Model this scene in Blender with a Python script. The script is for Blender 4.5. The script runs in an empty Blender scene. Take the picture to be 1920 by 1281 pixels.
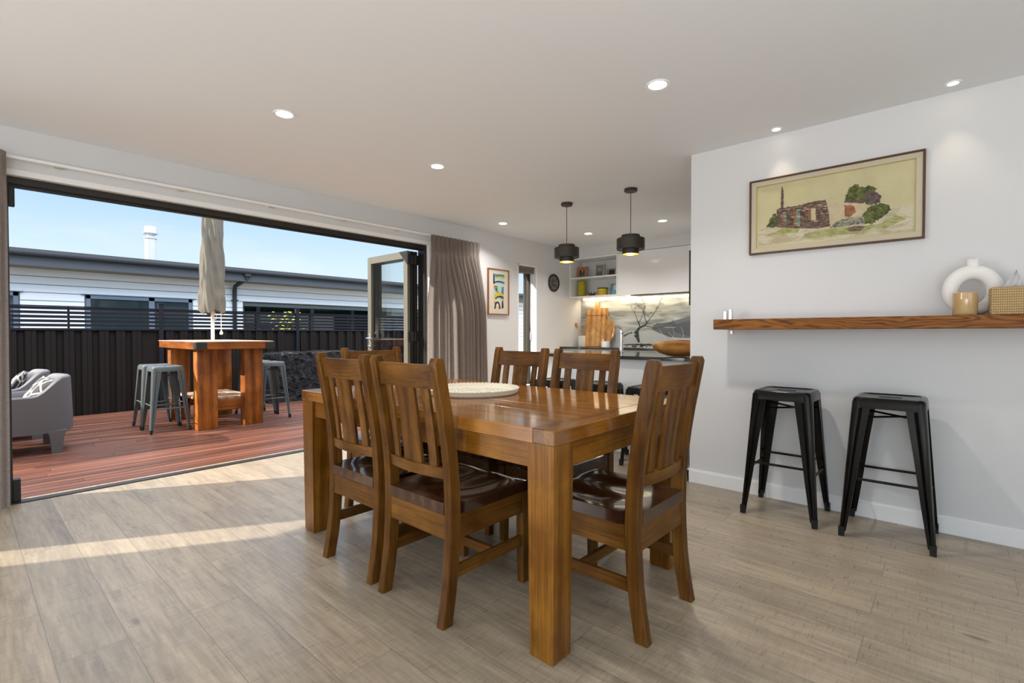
import bpy, bmesh, math, random
from mathutils import Vector, Matrix, noise
PI = math.pi; rad = math.radians
random.seed(7)
scene = bpy.context.scene
COL = scene.collection

# ------------------------------------------------------------------ camera
H = 1.105; CEIL = 2.42
THETA = math.atan2(827, 928)           # heading of the lens, measured from the long wall
cam_data = bpy.data.cameras.new('camera'); cam = bpy.data.objects.new('camera', cam_data); COL.objects.link(cam)
cam_data.sensor_width = 36; cam_data.lens = 36 * 928 / 1920; cam_data.clip_start = 0.05
cam.location = (0, 0, H)
cam.rotation_euler = (rad(90 - 0.957), 0, THETA - rad(90))
scene.camera = cam
# ------------------------------------------------------------------ exposure
vs = scene.view_settings
vs.view_transform = 'Standard'; vs.look = 'None'; vs.exposure = 0.10; vs.gamma = 1.0; vs.use_curve_mapping = False
# ------------------------------------------------------------------ world sky
world = bpy.data.worlds.new('sky'); scene.world = world; world.use_nodes = True
nt = world.node_tree; nt.nodes.clear()
def N(t, typ, **kw):
    n = t.nodes.new(typ)
    for k, v in kw.items(): setattr(n, k, v)
    return n
def ramp(t, fac, stops, interp='LINEAR'):
    r = N(t, 'ShaderNodeValToRGB'); r.color_ramp.interpolation = interp
    e = r.color_ramp.elements
    while len(e) < len(stops): e.new(0.5)
    for el, (p, c) in zip(e, stops): el.position = p; el.color = (*c, 1)
    t.links.new(fac, r.inputs[0]); return r.outputs[0]
tc = N(nt, 'ShaderNodeTexCoord'); sep = N(nt, 'ShaderNodeSeparateXYZ'); nt.links.new(tc.outputs['Generated'], sep.inputs[0])
skyc = ramp(nt, sep.outputs[2], [(0.0, (.78, .85, .90)), (.06, (.74, .85, .94)), (.13, (.62, .79, .94)), (.26, (.34, .58, .90)), (.34, (.38, .62, .92)), (.55, (.95, .97, 1.0)), (1.0, (1.0, 1.0, 1.0))])
hz = ramp(nt, sep.outputs[2], [(.33, (1, 1, 1)), (.60, (2.7, 2.8, 3.05))])
mp = N(nt, 'ShaderNodeMapping'); mp.inputs['Scale'].default_value = (2.2, 2.2, 7.5); mp.inputs['Location'].default_value = (.35, .1, .2)
nt.links.new(tc.outputs['Generated'], mp.inputs[0])
nz = N(nt, 'ShaderNodeTexNoise'); nz.inputs['Scale'].default_value = 1.6; nz.inputs['Detail'].default_value = 5; nz.inputs['Roughness'].default_value = .5
nt.links.new(mp.outputs[0], nz.inputs['Vector'])
cl = ramp(nt, nz.outputs[0], [(.50, (0, 0, 0)), (.75, (.55, .55, .55))])
mx = N(nt, 'ShaderNodeMix', data_type='RGBA'); nt.links.new(cl, mx.inputs[0]); nt.links.new(skyc, mx.inputs[6]); mx.inputs[7].default_value = (.88, .90, .93, 1)
bg = N(nt, 'ShaderNodeBackground'); bg.inputs[1].default_value = 1.08; mh = N(nt, 'ShaderNodeMix', data_type='RGBA', blend_type='MULTIPLY'); mh.inputs[0].default_value = 1; nt.links.new(mx.outputs[2], mh.inputs[6]); 
ny = N(nt, 'ShaderNodeMath', operation='MULTIPLY'); ny.inputs[1].default_value = -2.0; ny.use_clamp = True; nt.links.new(sep.outputs[1], ny.inputs[0])
nf = N(nt, 'ShaderNodeMath', operation='MULTIPLY_ADD'); nf.inputs[1].default_value = .9; nf.inputs[2].default_value = 1.0; nt.links.new(ny.outputs[0], nf.inputs[0])   # unseen side of the sky brightened to light the neighbour's boards
hv = N(nt, 'ShaderNodeVectorMath', operation='SCALE'); nt.links.new(hz, hv.inputs[0]); nt.links.new(nf.outputs[0], hv.inputs['Scale']); nt.links.new(hv.outputs[0], mh.inputs[7]); nt.links.new(mh.outputs[2], bg.inputs[0])
wo = N(nt, 'ShaderNodeOutputWorld'); nt.links.new(bg.outputs[0], wo.inputs[0])
# ------------------------------------------------------------------ sun and added fill lamps
SUN_EL = rad(27); SUN_DIR = Vector((.857 * math.cos(SUN_EL), -.514 * math.cos(SUN_EL), -math.sin(SUN_EL)))
sd = bpy.data.lights.new('sun', 'SUN'); sd.energy = 10.0; sd.angle = rad(.6); sd.color = (1, .93, .83)
so = bpy.data.objects.new('sun', sd); COL.objects.link(so); so.location = (-6, 14, 8)
so.rotation_euler = SUN_DIR.to_track_quat('-Z', 'Y').to_euler()
def area(name, loc, direction, sx, sy, e, color=(1, 1, 1), shape='RECTANGLE', spread=180):
    l = bpy.data.lights.new(name, 'AREA'); l.shape = shape; l.size = sx; l.size_y = sy; l.energy = e; l.color = color; l.spread = rad(spread)
    o = bpy.data.objects.new(name, l); COL.objects.link(o); o.location = loc
    o.rotation_euler = Vector(direction).to_track_quat('-Z', 'Y').to_euler(); return o
# added lamps standing in for window daylight in the room's unseen half
area('fill_back', (-4.25, .6, 1.3), (1, 0, 0), 4.6, 1.9, 13, (.96, .98, 1))
area('fill_side', (-.6, -3.75, 1.3), (0, 1, 0), 4.2, 1.9, 4, (.96, .98, 1))
area('fill_rear_left', (-3.15, 4.8, 1.2), (.25, -1, -.25), 1.5, 2.0, 140, (.97, .985, 1))

area('ceiling_fill', (-1.7, -1.1, .5), (.06, .06, 1), 2.6, 2.6, 130, (.93, .97, 1))  # added upward lamp out of view, brightens the ceiling

# ------------------------------------------------------------------ helpers
class M:
    """collects shapes into one mesh"""
    def __init__(s): s.b = bmesh.new()
    def _add(s, t, mi=0, mat=None):
        if mat is not None: bmesh.ops.transform(t, matrix=mat, verts=t.verts)
        for f in t.faces: f.material_index = mi
        me = bpy.data.meshes.new('t'); t.to_mesh(me); t.free(); s.b.from_mesh(me); bpy.data.meshes.remove(me); return s
    def box(s, x0, x1, y0, y1, z0, z1, bev=0, mi=0, seg=1, mat=None, top=None):
        t = bmesh.new(); bmesh.ops.create_cube(t, size=1)
        cx, cy, cz = (x0 + x1) / 2, (y0 + y1) / 2, (z0 + z1) / 2
        for v in t.verts:
            k = 1
            if top is not None and v.co.z > 0: k = top
            if top is not None and top < 0 and v.co.z < 0: k = -top
            if top is not None and top < 0 and v.co.z > 0: k = 1
            v.co = Vector((cx + v.co.x * (x1 - x0) * k, cy + v.co.y * (y1 - y0) * k, cz + v.co.z * (z1 - z0)))
        if bev: bmesh.ops.bevel(t, geom=t.edges[:], offset=bev, segments=seg, affect='EDGES', profile=.6)
        return s._add(t, mi, mat)
    def lathe(s, prof, c=(0, 0, 0), seg=24, mi=0, mat=None, caps=True):
        t = bmesh.new(); rings = []
        for r, z in prof:
            rings.append([t.verts.new((c[0] + max(r, 1e-4) * math.cos(2 * PI * k / seg), c[1] + max(r, 1e-4) * math.sin(2 * PI * k / seg), c[2] + z)) for k in range(seg)])
        for a, b in zip(rings, rings[1:]):
            for k in range(seg): t.faces.new((a[k], a[(k + 1) % seg], b[(k + 1) % seg], b[k]))
        if caps:
            if prof[0][0] > 1e-3: t.faces.new(rings[0][::-1])
            if prof[-1][0] > 1e-3: t.faces.new(rings[-1])
        return s._add(t, mi, mat)
    def tube(s, pts, r, seg=8, mi=0, closed=False, mat=None):
        pts = [Vector(p) for p in pts]; n = len(pts); t = bmesh.new(); rings = []
        rr = r if isinstance(r, (list, tuple)) else [r] * n
        up = None
        for i, p in enumerate(pts):
            if closed: d = (pts[(i + 1) % n] - pts[i - 1]).normalized()
            else: d = (pts[min(i + 1, n - 1)] - pts[max(i - 1, 0)]).normalized()
            if up is None: up = Vector((0, 0, 1)) if abs(d.z) < .9 else Vector((1, 0, 0))
            a = d.cross(up); a = a.normalized() if a.length > 1e-6 else d.orthogonal().normalized()
            b = a.cross(d).normalized(); up = b
            rings.append([t.verts.new(p + (a * math.cos(2 * PI * k / seg) + b * math.sin(2 * PI * k / seg)) * rr[i]) for k in range(seg)])
        m = n if closed else n - 1
        for i in range(m):
            a, b = rings[i], rings[(i + 1) % n]
            for k in range(seg): t.faces.new((a[k], a[(k + 1) % seg], b[(k + 1) % seg], b[k]))
        if not closed: t.faces.new(rings[0][::-1]); t.faces.new(rings[-1])
        return s._add(t, mi, mat)
    def prism(s, poly, d0, d1, axis='z', mi=0, bev=0, mat=None, seg=1):
        """extrude a 2D polygon; axis z: (x,y)->z, y: (x,z)->y, x: (y,z)->x"""
        t = bmesh.new()
        def P(u, v, d): return (u, v, d) if axis == 'z' else ((u, d, v) if axis == 'y' else (d, u, v))
        A = [t.verts.new(P(u, v, d0)) for u, v in poly]; B = [t.verts.new(P(u, v, d1)) for u, v in poly]
        n = len(poly); t.faces.new(A[::-1]); t.faces.new(B)
        for i in range(n): t.faces.new((A[i], A[(i + 1) % n], B[(i + 1) % n], B[i]))
        bmesh.ops.recalc_face_normals(t, faces=t.faces[:])
        if bev: bmesh.ops.bevel(t, geom=t.edges[:], offset=bev, segments=seg, affect='EDGES')
        return s._add(t, mi, mat)
    def loft(s, secs, mi=0, mat=None, cap=True):
        t = bmesh.new(); R = [[t.verts.new(p) for p in sec] for sec in secs]; n = len(secs[0])
        for a, b in zip(R, R[1:]):
            for k in range(n): t.faces.new((a[k], a[(k + 1) % n], b[(k + 1) % n], b[k]))
        if cap: t.faces.new(R[0][::-1]); t.faces.new(R[-1])
        bmesh.ops.recalc_face_normals(t, faces=t.faces[:])
        return s._add(t, mi, mat)
    def grid(s, fn, nu, nv, mi=0, thick=0, mat=None):
        """surface fn(u,v) 0..1, optionally thickened downwards/along normals"""
        t = bmesh.new(); g = [[t.verts.new(fn(i / nu, j / nv)) for j in range(nv + 1)] for i in range(nu + 1)]
        for i in range(nu):
            for j in range(nv): t.faces.new((g[i][j], g[i + 1][j], g[i + 1][j + 1], g[i][j + 1]))
        if thick: bmesh.ops.solidify(t, geom=t.faces[:], thickness=thick)
        bmesh.ops.recalc_face_normals(t, faces=t.faces[:])
        return s._add(t, mi, mat)
    def poly(s, pts, mi=0):
        vs_ = [s.b.verts.new(p) for p in pts]; f = s.b.faces.new(vs_); f.material_index = mi; return s
    def obj(s, name, mats, parent=None, flat=False, ang=.6, recalc=False):
        b = s.b
        if recalc: bmesh.ops.recalc_face_normals(b, faces=b.faces[:])
        if not flat:
            for f in b.faces: f.smooth = True
            for e in b.edges:
                if len(e.link_faces) == 2:
                    if e.calc_face_angle(0) > ang: e.smooth = False
        me = bpy.data.meshes.new(name); b.to_mesh(me); b.free()
        for m in (mats if isinstance(mats, (list, tuple)) else [mats]): me.materials.append(m)
        o = bpy.data.objects.new(name, me); COL.objects.link(o)
        if parent: o.parent = parent
        return o
def tag(o, label, cat, group=None, kind=None):
    if label: o['label'] = label
    if cat: o['category'] = cat
    if group: o['group'] = group
    if kind: o['kind'] = kind
    return o
def thing(name, label, cat, loc=(0, 0, 0), rz=0, group=None):
    o = bpy.data.objects.new(name, None); COL.objects.link(o); o.location = loc; o.rotation_euler = (0, 0, rz); o.empty_display_size = .1
    return tag(o, label, cat, group)
def struct(o): o['kind'] = 'structure'; return o
def dup(root, loc, rz, label, parent=None):
    r = root.copy(); COL.objects.link(r); r.location = loc; r.rotation_euler = (0, 0, rz)
    if label: r['label'] = label
    def kids(a, b):
        for ch in a.children:
            c = ch.copy(); COL.objects.link(c); c.parent = b; kids(ch, c)
    kids(root, r); return r

# ------------------------------------------------------------------ materials
def pmat(name, color=(.8, .8, .8), rough=.5, metal=0, spec=.5, coat=0, trans=0, ior=1.45, emit=None, es=0, sheen=0):
    m = bpy.data.materials.new(name); m.use_nodes = True; b = m.node_tree.nodes['Principled BSDF']
    b.inputs['Base Color'].default_value = (*color, 1); b.inputs['Roughness'].default_value = rough; b.inputs['Metallic'].default_value = metal
    b.inputs['Specular IOR Level'].default_value = spec; b.inputs['Coat Weight'].default_value = coat; b.inputs['Coat Roughness'].default_value = .08
    b.inputs['Transmission Weight'].default_value = trans; b.inputs['IOR'].default_value = ior; b.inputs['Sheen Weight'].default_value = sheen
    if emit: b.inputs['Emission Color'].default_value = (*emit, 1); b.inputs['Emission Strength'].default_value = es
    return m
def bsdf(m): return m.node_tree.nodes['Principled BSDF']
def coords(t, scale, kind='Object', loc=(0, 0, 0), rot=(0, 0, 0), rnd=False):
    c = N(t, 'ShaderNodeTexCoord'); mp = N(t, 'ShaderNodeMapping'); mp.inputs['Scale'].default_value = scale; mp.inputs['Location'].default_value = loc; mp.inputs['Rotation'].default_value = rot
    src = c.outputs[kind]
    if rnd:
        oi = N(t, 'ShaderNodeObjectInfo'); ml = N(t, 'ShaderNodeMath', operation='MULTIPLY'); ml.inputs[1].default_value = 9; t.links.new(oi.outputs['Random'], ml.inputs[0])
        ad = N(t, 'ShaderNodeVectorMath', operation='ADD'); t.links.new(src, ad.inputs[0]); t.links.new(ml.outputs[0], ad.inputs[1]); src = ad.outputs[0]
    t.links.new(src, mp.inputs[0]); return mp.outputs[0]
def noise_tex(t, vec, scale=5, detail=4, rough=.5, dist=0):
    n = N(t, 'ShaderNodeTexNoise'); n.inputs['Scale'].default_value = scale; n.inputs['Detail'].default_value = detail; n.inputs['Roughness'].default_value = rough; n.inputs['Distortion'].default_value = dist
    t.links.new(vec, n.inputs['Vector']); return n.outputs[0]
def bump(m, h, strength=.2, dist=.01):
    t = m.node_tree; b = N(t, 'ShaderNodeBump'); b.inputs['Strength'].default_value = strength; b.inputs['Distance'].default_value = dist
    t.links.new(h, b.inputs['Height']); t.links.new(b.outputs[0], bsdf(m).inputs['Normal'])
def mixc(t, fac, a, b, mode='MIX'):
    n = N(t, 'ShaderNodeMix', data_type='RGBA', blend_type=mode)
    for i, v in ((0, fac), (6, a), (7, b)):
        if isinstance(v, (int, float)): n.inputs[i].default_value = v
        elif isinstance(v, tuple): n.inputs[i].default_value = (*v, 1)
        else: t.links.new(v, n.inputs[i])
    return n.outputs[2]
def wood(name, dark, mid, light, axis='z', rough=.3, coat=.3, rings=1.0, knots=.5, spec=.5, along=1.2, across=14, bmp=.08):
    m = pmat(name, mid, rough, coat=coat, spec=spec); t = m.node_tree
    sc = {'x': (along, across, across), 'y': (across, along, across), 'z': (across, across, along)}[axis]
    v = coords(t, sc, rnd=True)
    n1 = noise_tex(t, v, 1.0, 6, .6, .8)
    w = N(t, 'ShaderNodeTexWave', wave_type='BANDS', bands_direction={'x': 'Y', 'y': 'X', 'z': 'X'}[axis]); w.inputs['Scale'].default_value = .35 * rings; w.inputs['Distortion'].default_value = 7; w.inputs['Detail'].default_value = 3; w.inputs['Detail Scale'].default_value = .6
    t.links.new(v, w.inputs[0])
    f = N(t, 'ShaderNodeMath', operation='MULTIPLY_ADD'); t.links.new(n1, f.inputs[0]); f.inputs[1].default_value = .75
    g = N(t, 'ShaderNodeMath', operation='MULTIPLY'); t.links.new(w.outputs['Fac'], g.inputs[0]); g.inputs[1].default_value = .28; t.links.new(g.outputs[0], f.inputs[2])
    c = ramp(t, f.outputs[0], [(.22, dark), (.48, mid), (.78, light)])
    if knots:
        sk = {'x': (1.6, 5, 5), 'y': (5, 1.6, 5), 'z': (5, 5, 1.6)}[axis]
        vo = N(t, 'ShaderNodeTexVoronoi'); vo.inputs['Scale'].default_value = 1.1; t.links.new(coords(t, sk, rnd=True), vo.inputs['Vector'])
        kf = ramp(t, vo.outputs['Distance'], [(.05, (knots,) * 3), (.13, (0, 0, 0))])
        c = mixc(t, kf, c, tuple(x * .25 for x in dark))
    fs = {'x': (3, 110, 110), 'y': (110, 3, 110), 'z': (110, 110, 3)}[axis]
    st = noise_tex(t, coords(t, fs, rnd=True), 1.0, 3, .6)
    c = mixc(t, 1.0, c, ramp(t, st, [(.30, (.62, .58, .55)), (.50, (1, 1, 1)), (.70, (1.18, 1.2, 1.2))]), 'MULTIPLY')   # fine pores
    bl = noise_tex(t, coords(t, (1, 1, 1), rnd=True), 5, 3, .55, .5)   # uneven stain
    c = mixc(t, 1.0, c, ramp(t, bl, [(.32, (.70, .64, .60)), (.55, (1, 1, 1)), (.72, (1.22, 1.25, 1.25))]), 'MULTIPLY')
    t.links.new(c, bsdf(m).inputs['Base Color']); bump(m, n1, bmp, .004); return m

WALLP = pmat('wall_paint', (.67, .668, .668), .55, spec=.3)
CEILP = pmat('ceiling_paint', (.80, .825, .85), .7, spec=.2)
TRIMP = pmat('white_gloss_trim', (.84, .84, .83), .35)
def plaster(m):
    bump(m, noise_tex(m.node_tree, coords(m.node_tree, (1, 1, 1)), 90, 3, .5), .03, .002)
plaster(WALLP); plaster(CEILP)
WHITE_GLOSS = pmat('white_lacquer', (.80, .80, .795), .06, coat=.6)
WHITE_SATIN = pmat('white_cabinet', (.80, .80, .79), .3)
BLACKAL = pmat('bronze_black_aluminium', (.018, .016, .013), .38, spec=.5)
BLACKAL_IN = pmat('grey_olive_powdercoat', (.15, .14, .11), .35, metal=.3)
CHROME = pmat('chrome', (.75, .75, .75), .14, metal=1)
STEEL = pmat('brushed_steel', (.55, .55, .54), .3, metal=1)
GLASS = bpy.data.materials.new('window_glass'); GLASS.use_nodes = True
def thin_glass(m, tint=(.93, .96, .95), refl=1.0):
    t = m.node_tree; t.nodes.clear()
    tr = N(t, 'ShaderNodeBsdfTransparent'); tr.inputs[0].default_value = (*tint, 1); gl = N(t, 'ShaderNodeBsdfGlossy'); gl.inputs['Roughness'].default_value = .0
    fr = N(t, 'ShaderNodeFresnel'); ge = N(t, 'ShaderNodeNewGeometry'); io = N(t, 'ShaderNodeMath', operation='MULTIPLY_ADD'); io.inputs[1].default_value = 1 / 1.5 - 1.5; io.inputs[2].default_value = 1.5; t.links.new(ge.outputs['Backfacing'], io.inputs[0]); t.links.new(io.outputs[0], fr.inputs[0])
    ml = N(t, 'ShaderNodeMath', operation='MULTIPLY'); ml.inputs[1].default_value = refl; t.links.new(fr.outputs[0], ml.inputs[0])
    mx = N(t, 'ShaderNodeMixShader'); t.links.new(ml.outputs[0], mx.inputs[0]); t.links.new(tr.outputs[0], mx.inputs[1]); t.links.new(gl.outputs[0], mx.inputs[2])
    o = N(t, 'ShaderNodeOutputMaterial'); t.links.new(mx.outputs[0], o.inputs[0])
thin_glass(GLASS, (.975, .985, .98), .8)

# vinyl plank floor: planks run along Y
FLOOR = pmat('oak_vinyl_plank', (.4, .3, .2), .34, spec=.5); t = FLOOR.node_tree
def plank_nodes(t, c1, c2, mortar, width, row, msize, loc, offset=.37, swap=True):
    v = coords(t, (1, 1, 1), rot=(0, 0, rad(90)) if swap else (0, 0, 0), loc=loc)
    b = N(t, 'ShaderNodeTexBrick'); b.offset = offset; b.offset_frequency = 2; b.squash = 1
    b.inputs['Color1'].default_value = (*c1, 1); b.inputs['Color2'].default_value = (*c2, 1); b.inputs['Mortar'].default_value = (*mortar, 1)
    b.inputs['Scale'].default_value = 1; b.inputs['Mortar Size'].default_value = msize; b.inputs['Mortar Smooth'].default_value = .2; b.inputs['Bias'].default_value = 0
    b.inputs['Brick Width'].default_value = width; b.inputs['Row Height'].default_value = row
    t.links.new(v, b.inputs[0]); return b
br = plank_nodes(t, (.0, .0, .0), (1, 1, 1), (.5, .5, .5), 1.22, .1985, .0012, (2.22, .392, 0))
# per plank tone shifts the grain lookup
vo = N(t, 'ShaderNodeVectorMath', operation='SCALE'); vo.inputs['Scale'].default_value = 23.0; t.links.new(br.outputs['Color'], vo.inputs[0])
cc = coords(t, (1, 1, 1)); ad = N(t, 'ShaderNodeVectorMath', operation='ADD'); t.links.new(cc, ad.inputs[0]); t.links.new(vo.outputs[0], ad.inputs[1])
def scaled(t, v, s):
    mp = N(t, 'ShaderNodeMapping'); mp.inputs['Scale'].default_value = s; t.links.new(v, mp.inputs[0]); return mp.outputs[0]
g1 = noise_tex(t, scaled(t, ad.outputs[0], (9, .9, 1)), 1.5, 6, .62, .6)
g2 = noise_tex(t, scaled(t, ad.outputs[0], (40, 3, 1)), 2.0, 4, .6)
saw = noise_tex(t, scaled(t, ad.outputs[0], (14, 150, 1)), 1.0, 2, .6)
base = ramp(t, g1, [(.25, (.130, .098, .067)), (.42, (.262, .205, .140)), (.58, (.37, .298, .205)), (.80, (.49, .408, .295))])
c = mixc(t, .35, base, ramp(t, g2, [(.3, (.18, .14, .10)), (.7, (.56, .47, .36))]))
c = mixc(t, .12, c, ramp(t, saw, [(.35, (.20, .16, .12)), (.65, (.60, .51, .40))]))
tone = ramp(t, br.outputs['Color'], [(0, (.88, .88, .88)), (1, (1.1, 1.08, 1.05))])
c = mixc(t, 1.0, c, tone, 'MULTIPLY')
vk = N(t, 'ShaderNodeTexVoronoi'); vk.inputs['Scale'].default_value = 1.0; t.links.new(scaled(t, ad.outputs[0], (4.5, 1.5, 1)), vk.inputs['Vector'])
c = mixc(t, ramp(t, vk.outputs['Distance'], [(.02, (.85,) * 3), (.075, (0, 0, 0))]), c, (.10, .075, .055))
c = mixc(t, .05, c, (.38, .34, .28))
c = mixc(t, ramp(t, br.outputs['Fac'], [(0, (0, 0, 0)), (1, (.75,) * 3)]), c, (.10, .085, .07))
t.links.new(c, bsdf(FLOOR).inputs['Base Color'])
t.links.new(ramp(t, saw, [(.3, (.27,) * 3), (.7, (.40,) * 3)]), bsdf(FLOOR).inputs['Roughness'])
bump(FLOOR, saw, .10, .002)

DECK = pmat('kwila_deck', (.4, .15, .07), .36); t = DECK.node_tree
cc = coords(t, (1, 1, 1), rnd=True)
g1 = noise_tex(t, scaled(t, cc, (.8, 12, 12)), 1.0, 5, .6, .5)
oi = N(t, 'ShaderNodeObjectInfo')
geo = N(t, 'ShaderNodeNewGeometry')
rp = ramp(t, geo.outputs['Random Per Island'], [(0, (.62, .60, .60)), (.5, (.95, .9, .9)), (1, (1.25, 1.25, 1.3))])
c = ramp(t, g1, [(.25, (.075, .026, .014)), (.5, (.15, .056, .031)), (.75, (.26, .115, .075))])
t.links.new(mixc(t, 1.0, c, rp, 'MULTIPLY'), bsdf(DECK).inputs['Base Color'])

PINE = {a: wood('stained_pine_' + a, (.115, .040, .003), (.205, .078, .007), (.29, .125, .015), a, .33, .1, spec=.3) for a in 'xyz'}
PINE_TOP = wood('pine_table_top', (.16, .056, .006), (.27, .105, .014), (.36, .155, .028), 'y', .18, .35, spec=.4, knots=.35, across=10)
PINE_END = wood('pine_table_end', (.12, .040, .004), (.22, .082, .010), (.32, .132, .020), 'x', .18, .35, spec=.4, knots=.3, across=10)
CH = {a: wood('chair_pine_' + a, (.060, .022, .003), (.125, .050, .007), (.19, .082, .014), a, .36, .05, spec=.22, knots=.3) for a in 'xyz'}
SEATW = wood('dark_polished_seat', (.028, .010, .005), (.05, .018, .009), (.085, .032, .015), 'y', .18, .6, knots=0)
SHELFW = pmat('rimu_shelf_grain', (.2, .07, .01), .45, spec=.25); t = SHELFW.node_tree
v = coords(t, (1, 1, 1)); nd = noise_tex(t, scaled(t, v, (3, 1.3, 7)), 1.3, 3, .5, .3)
w_ = N(t, 'ShaderNodeTexWave', wave_type='BANDS', bands_direction='Z', wave_profile='SIN'); w_.inputs['Scale'].default_value = 9; w_.inputs['Distortion'].default_value = 0
am_ = N(t, 'ShaderNodeVectorMath', operation='SCALE'); am_.inputs['Scale'].default_value = .42; t.links.new(nd, am_.inputs[0]); av = N(t, 'ShaderNodeVectorMath', operation='ADD'); t.links.new(v, av.inputs[0]); t.links.new(am_.outputs[0], av.inputs[1]); t.links.new(av.outputs[0], w_.inputs[0])
nf2 = noise_tex(t, scaled(t, v, (40, 3, 90)), 2, 3, .6)
c = ramp(t, w_.outputs['Fac'], [(.0, (.065, .017, .002)), (.35, (.17, .055, .006)), (1, (.27, .10, .014))])
t.links.new(mixc(t, .3, c, ramp(t, nf2, [(.3, (.08, .022, .003)), (.7, (.30, .12, .02))])), bsdf(SHELFW).inputs['Base Color'])
OUTW = {a: wood('macrocarpa_' + a, (.12, .032, .004), (.27, .078, .008), (.38, .13, .018), a, .4, .1, across=9) for a in 'xyz'}
OUT_TOP = wood('bleached_bar_top', (.40, .24, .14), (.62, .42, .28), (.75, .58, .42), 'y', .5, 0, across=9)

# ------------------------------------------------------------------ room shell
def wall_x(m, x0, x1, y0, y1, z0, z1, holes):
    """wall running along X with rectangular holes (xa,xb,za,zb)"""
    xs = sorted({x0, x1, *[h[0] for h in holes], *[h[1] for h in holes]})
    for a, b in zip(xs, xs[1:]):
        hh = [h for h in holes if h[0] <= a + 1e-6 and h[1] >= b - 1e-6]
        if not hh: m.box(a, b, y0, y1, z0, z1)
        else:
            h = hh[0]
            if h[2] > z0: m.box(a, b, y0, y1, z0, h[2])
            if h[3] < z1: m.box(a, b, y0, y1, h[3], z1)
def wall_y(m, x0, x1, y0, y1, z0, z1, holes):
    ys = sorted({y0, y1, *[h[0] for h in holes], *[h[1] for h in holes]})
    for a, b in zip(ys, ys[1:]):
        hh = [h for h in holes if h[0] <= a + 1e-6 and h[1] >= b - 1e-6]
        if not hh: m.box(x0, x1, a, b, z0, z1)
        else:
            h = hh[0]
            if h[2] > z0: m.box(x0, x1, a, b, z0, h[2])
            if h[3] < z1: m.box(x0, x1, a, b, h[3], z1)
YW = 4.50; XP = 3.633; YP = 1.46; XK = 6.74
m = M(); m.box(-4.2, 7.0, -3.7, 4.64, -.12, 0); struct(m.obj('floor', FLOOR, flat=True))
m = M(); m.box(-4.2, 7.0, -3.7, 4.66, CEIL, CEIL + .15); struct(m.obj('ceiling', CEILP, flat=True))
m = M(); wall_x(m, -4.2, 6.9, YW, YW + .16, 0, CEIL, [(.17, 3.655, 0, 2.155), (-2.12, -1.37, .35, 2.07), (5.17, 5.59, .35, 2.07), (-3.9, -2.4, 0, 2.1)])
struct(m.obj('wall_left', WALLP, flat=True))
m = M(); m.box(XP, 5.2, -3.7, YP, 0, CEIL); struct(m.obj('wall_right', WALLP, flat=True))
m = M(); m.box(XK, 6.9, 1.2, YW, 0, CEIL); struct(m.obj('wall_kitchen', WALLP, flat=True))
m = M(); m.box(5.2, 6.9, 1.2, YP, 0, CEIL); struct(m.obj('wall_kitchen_side', WALLP, flat=True))
m = M(); wall_y(m, -4.2, -4.05, -3.7, YW, 0, CEIL, [(-1.8, 3.0, .3, 2.25)]); struct(m.obj('wall_back', WALLP, flat=True))
m = M(); wall_x(m, -4.05, XP, -3.7, -3.55, 0, CEIL, [(-2.8, 1.6, .3, 2.25)]); struct(m.obj('wall_near', WALLP, flat=True))
# baseboards
def skirting(name, x0, x1, y0, y1, prof_dir):
    m = M(); m.box(x0, x1, y0, y1, 0, .086, 0)
    if prof_dir == 'x': m.box(x0 + .006, x1, y0, y1, .086, .096)
    else: m.box(x0, x1, y0 + .006 if False else y0, y1 - 0, .086, .096)
    return struct(m.obj(name, TRIMP, flat=True))
skirting('baseboard_right', XP - .015, XP, -3.55, YP + .012, 'x')
m = M(); m.box(XP - .015, 5.2, YP, YP + .012, 0, .096); struct(m.obj('baseboard_return', TRIMP, flat=True))
m = M(); m.box(3.72, 5.17, YW - .014, YW, 0, .096); m.box(5.17, 6.1, YW - .014, YW, 0, .096); m.box(-2.08, .14, YW - .014, YW, 0, .096); struct(m.obj('baseboard_left', TRIMP, flat=True))

# big bifold opening: white liner, black aluminium frame, threshold
m = M(); m.box(.17, 3.655, YW - .004, YW + .05, 2.118, 2.155); m.box(.17, .20, YW - .004, YW + .05, 0, 2.118); m.box(3.622, 3.655, YW - .004, YW + .05, 0, 2.118)
struct(m.obj('trim_1', TRIMP, flat=True))
m = M()
FY0, FY1 = YW + .045, YW + .16
m.box(.20, 3.622, FY0, FY1, 2.072, 2.118, .004); m.box(.20, .232, FY0, FY1, .0, 2.072, .003); m.box(3.582, 3.622, FY0, FY1, .0, 2.072, .003)
m.box(.232, 3.582, FY0 + .03, FY0 + .06, 2.055, 2.072)
fr = struct(m.obj('door_frame', BLACKAL)); fr.name = 'trim_2'
m = M(); m.box(.20, 3.622, YW + .006, YW + .085, -.02, .006, .002); m.box(.20, 3.622, YW + .085, YW + .165, -.045, -.012, .002)
struct(m.obj('trim_3', BLACKAL))
# jamb hinges seen on the left end of the frame
m = M(); m.box(.232, .262, FY0 + .01, FY0 + .06, 1.93, 2.055, .002); m.box(.232, .268, FY0 + .0, FY0 + .06, .006, .15, .002)
struct(m.obj('trim_4', BLACKAL))
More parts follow.
